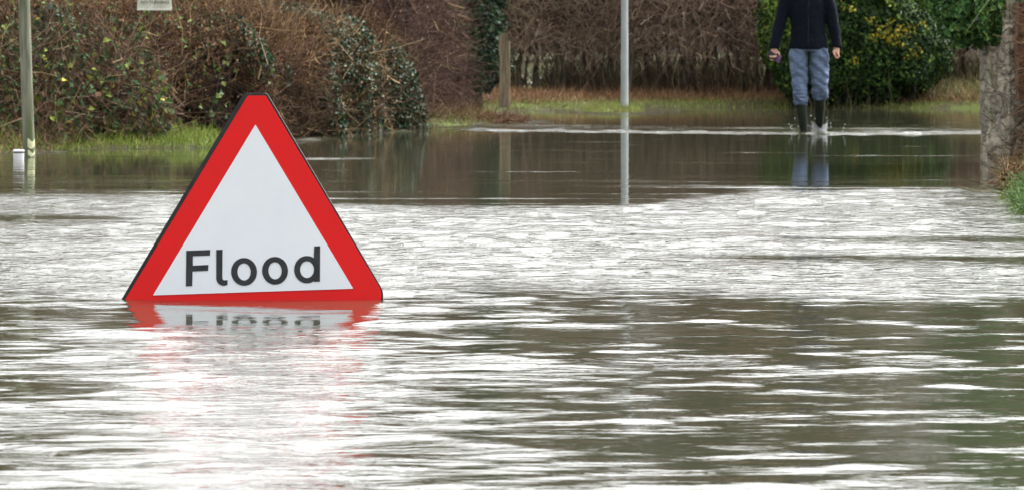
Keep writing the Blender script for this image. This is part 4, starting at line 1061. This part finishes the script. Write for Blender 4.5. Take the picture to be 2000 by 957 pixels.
# boots
B_ = (.02, .03, .02); M_BOOT = noise_mat('dark green rubber', (.006, .010, .006), (.014, .019, .011), 12, .55, .25)
for rg in ([(1564.5, 201, .052, .058, -.03), (1565, 206, .053, .058, -.03), (1566, 220, .050, .055, -.028), (1568, 238, .042, .050, -.02), (1569.5, 255, .038, .046, -.01), (1570, 275, .040, .05, 0), (1570, 286, .046, .10, -.05), (1570, 293, .047, .11, -.05)],
           [(1602.5, 192, .050, .056, .06), (1602.5, 197, .051, .056, .065), (1602.5, 212, .049, .054, .09), (1602.5, 228, .043, .050, .14), (1603, 245, .039, .046, .2), (1603, 268, .041, .05, .25), (1603, 284, .046, .10, .2), (1603, 292, .047, .11, .2)]):
    mb = MB(); loft(mb, rg, B_, 20); remesh(mb.build('boot', M_BOOT, person, True), .007, 2)

# phone in the right hand
ph = empty('phone', tuple(pp(1513, 112, -.09)), 'dark phone with a purple case held in the wading person\'s hand', 'phone')
mb = MB(); c = pp(1512, 110.5, -.078)
def rot_box(mb, c, hx, hy, hz, ang, C):
    V = []
    for sx, sy, sz in ((-1, -1, -1), (1, -1, -1), (1, 1, -1), (-1, 1, -1), (-1, -1, 1), (1, -1, 1), (1, 1, 1), (-1, 1, 1)):
        x, z = sx * hx, sz * hz; V.append((c[0] + x * math.cos(ang) - z * math.sin(ang), c[1] + sy * hy, c[2] + x * math.sin(ang) + z * math.cos(ang)))
    mb.add(V, None, [(0, 3, 2, 1), (4, 5, 6, 7), (0, 1, 5, 4), (1, 2, 6, 5), (2, 3, 7, 6), (3, 0, 4, 7)], C)
rot_box(mb, c + np.array([-.012, .0, .0]), .062, .006, .030, -.55, K); mb.build('handset', M_BLACKP, ph)
mb = MB(); rot_box(mb, c + np.array([.038, -.012, -.026]), .018, .006, .034, -.35, K); mb.build('case_flap', noise_mat('purple case', (.05, .028, .09), (.14, .06, .14), 30, .5), ph)

# splash round the trailing boot
r = np.random.default_rng(110)
m, t, b = new_mat('splashing water', .12, .5); b.inputs['Base Color'].default_value = (.62, .64, .66, 1); b.inputs['Alpha'].default_value = .5
spl = empty('splash', tuple(pp(1603, 262, .1)), 'small crown of white water splashing round the trailing boot', 'splash')
mb = MB(); c = pp(1602.5, 263, .12); seg = 40; an = np.linspace(0, 2 * np.pi, seg, endpoint=False); V = []
hh_ = .05 + .065 * np.abs(np.cos(an)) + .012 * np.sin(an * 5 + 1) + r.normal(0, .005, seg)
for k, (s, rad) in enumerate(((0, .072), (.3, .066), (.65, .072), (1.0, .076))):
    for j, a in enumerate(an): V.append((c[0] + rad * math.cos(a) * (1 + r.normal(0, .03)), c[1] + .09 * math.sin(a) * rad / .07, -.01 + s * hh_[j]))
mb.add(V, None, [(i * seg + k, i * seg + (k + 1) % seg, (i + 1) * seg + (k + 1) % seg, (i + 1) * seg + k) for i in range(3) for k in range(seg)], (.8, .8, .8))
mb.build('crown', m, spl, True)
for i in range(45):
    mb = MB(); a = r.uniform(0, 6.28); d = r.uniform(.05, .30); cc = np.array((c[0] + d * math.cos(a), c[1] + .3 * math.sin(a), abs(r.normal(0, .05)) + .005))
    lobe_core(mb, cc, (.006, .006, .006), (.8, .8, .8), np.random.default_rng(2), 7, 5); mb.V[-1] = (mb.V[-1] - cc) * .12 + cc
    mb.build('droplet', m, spl, True)
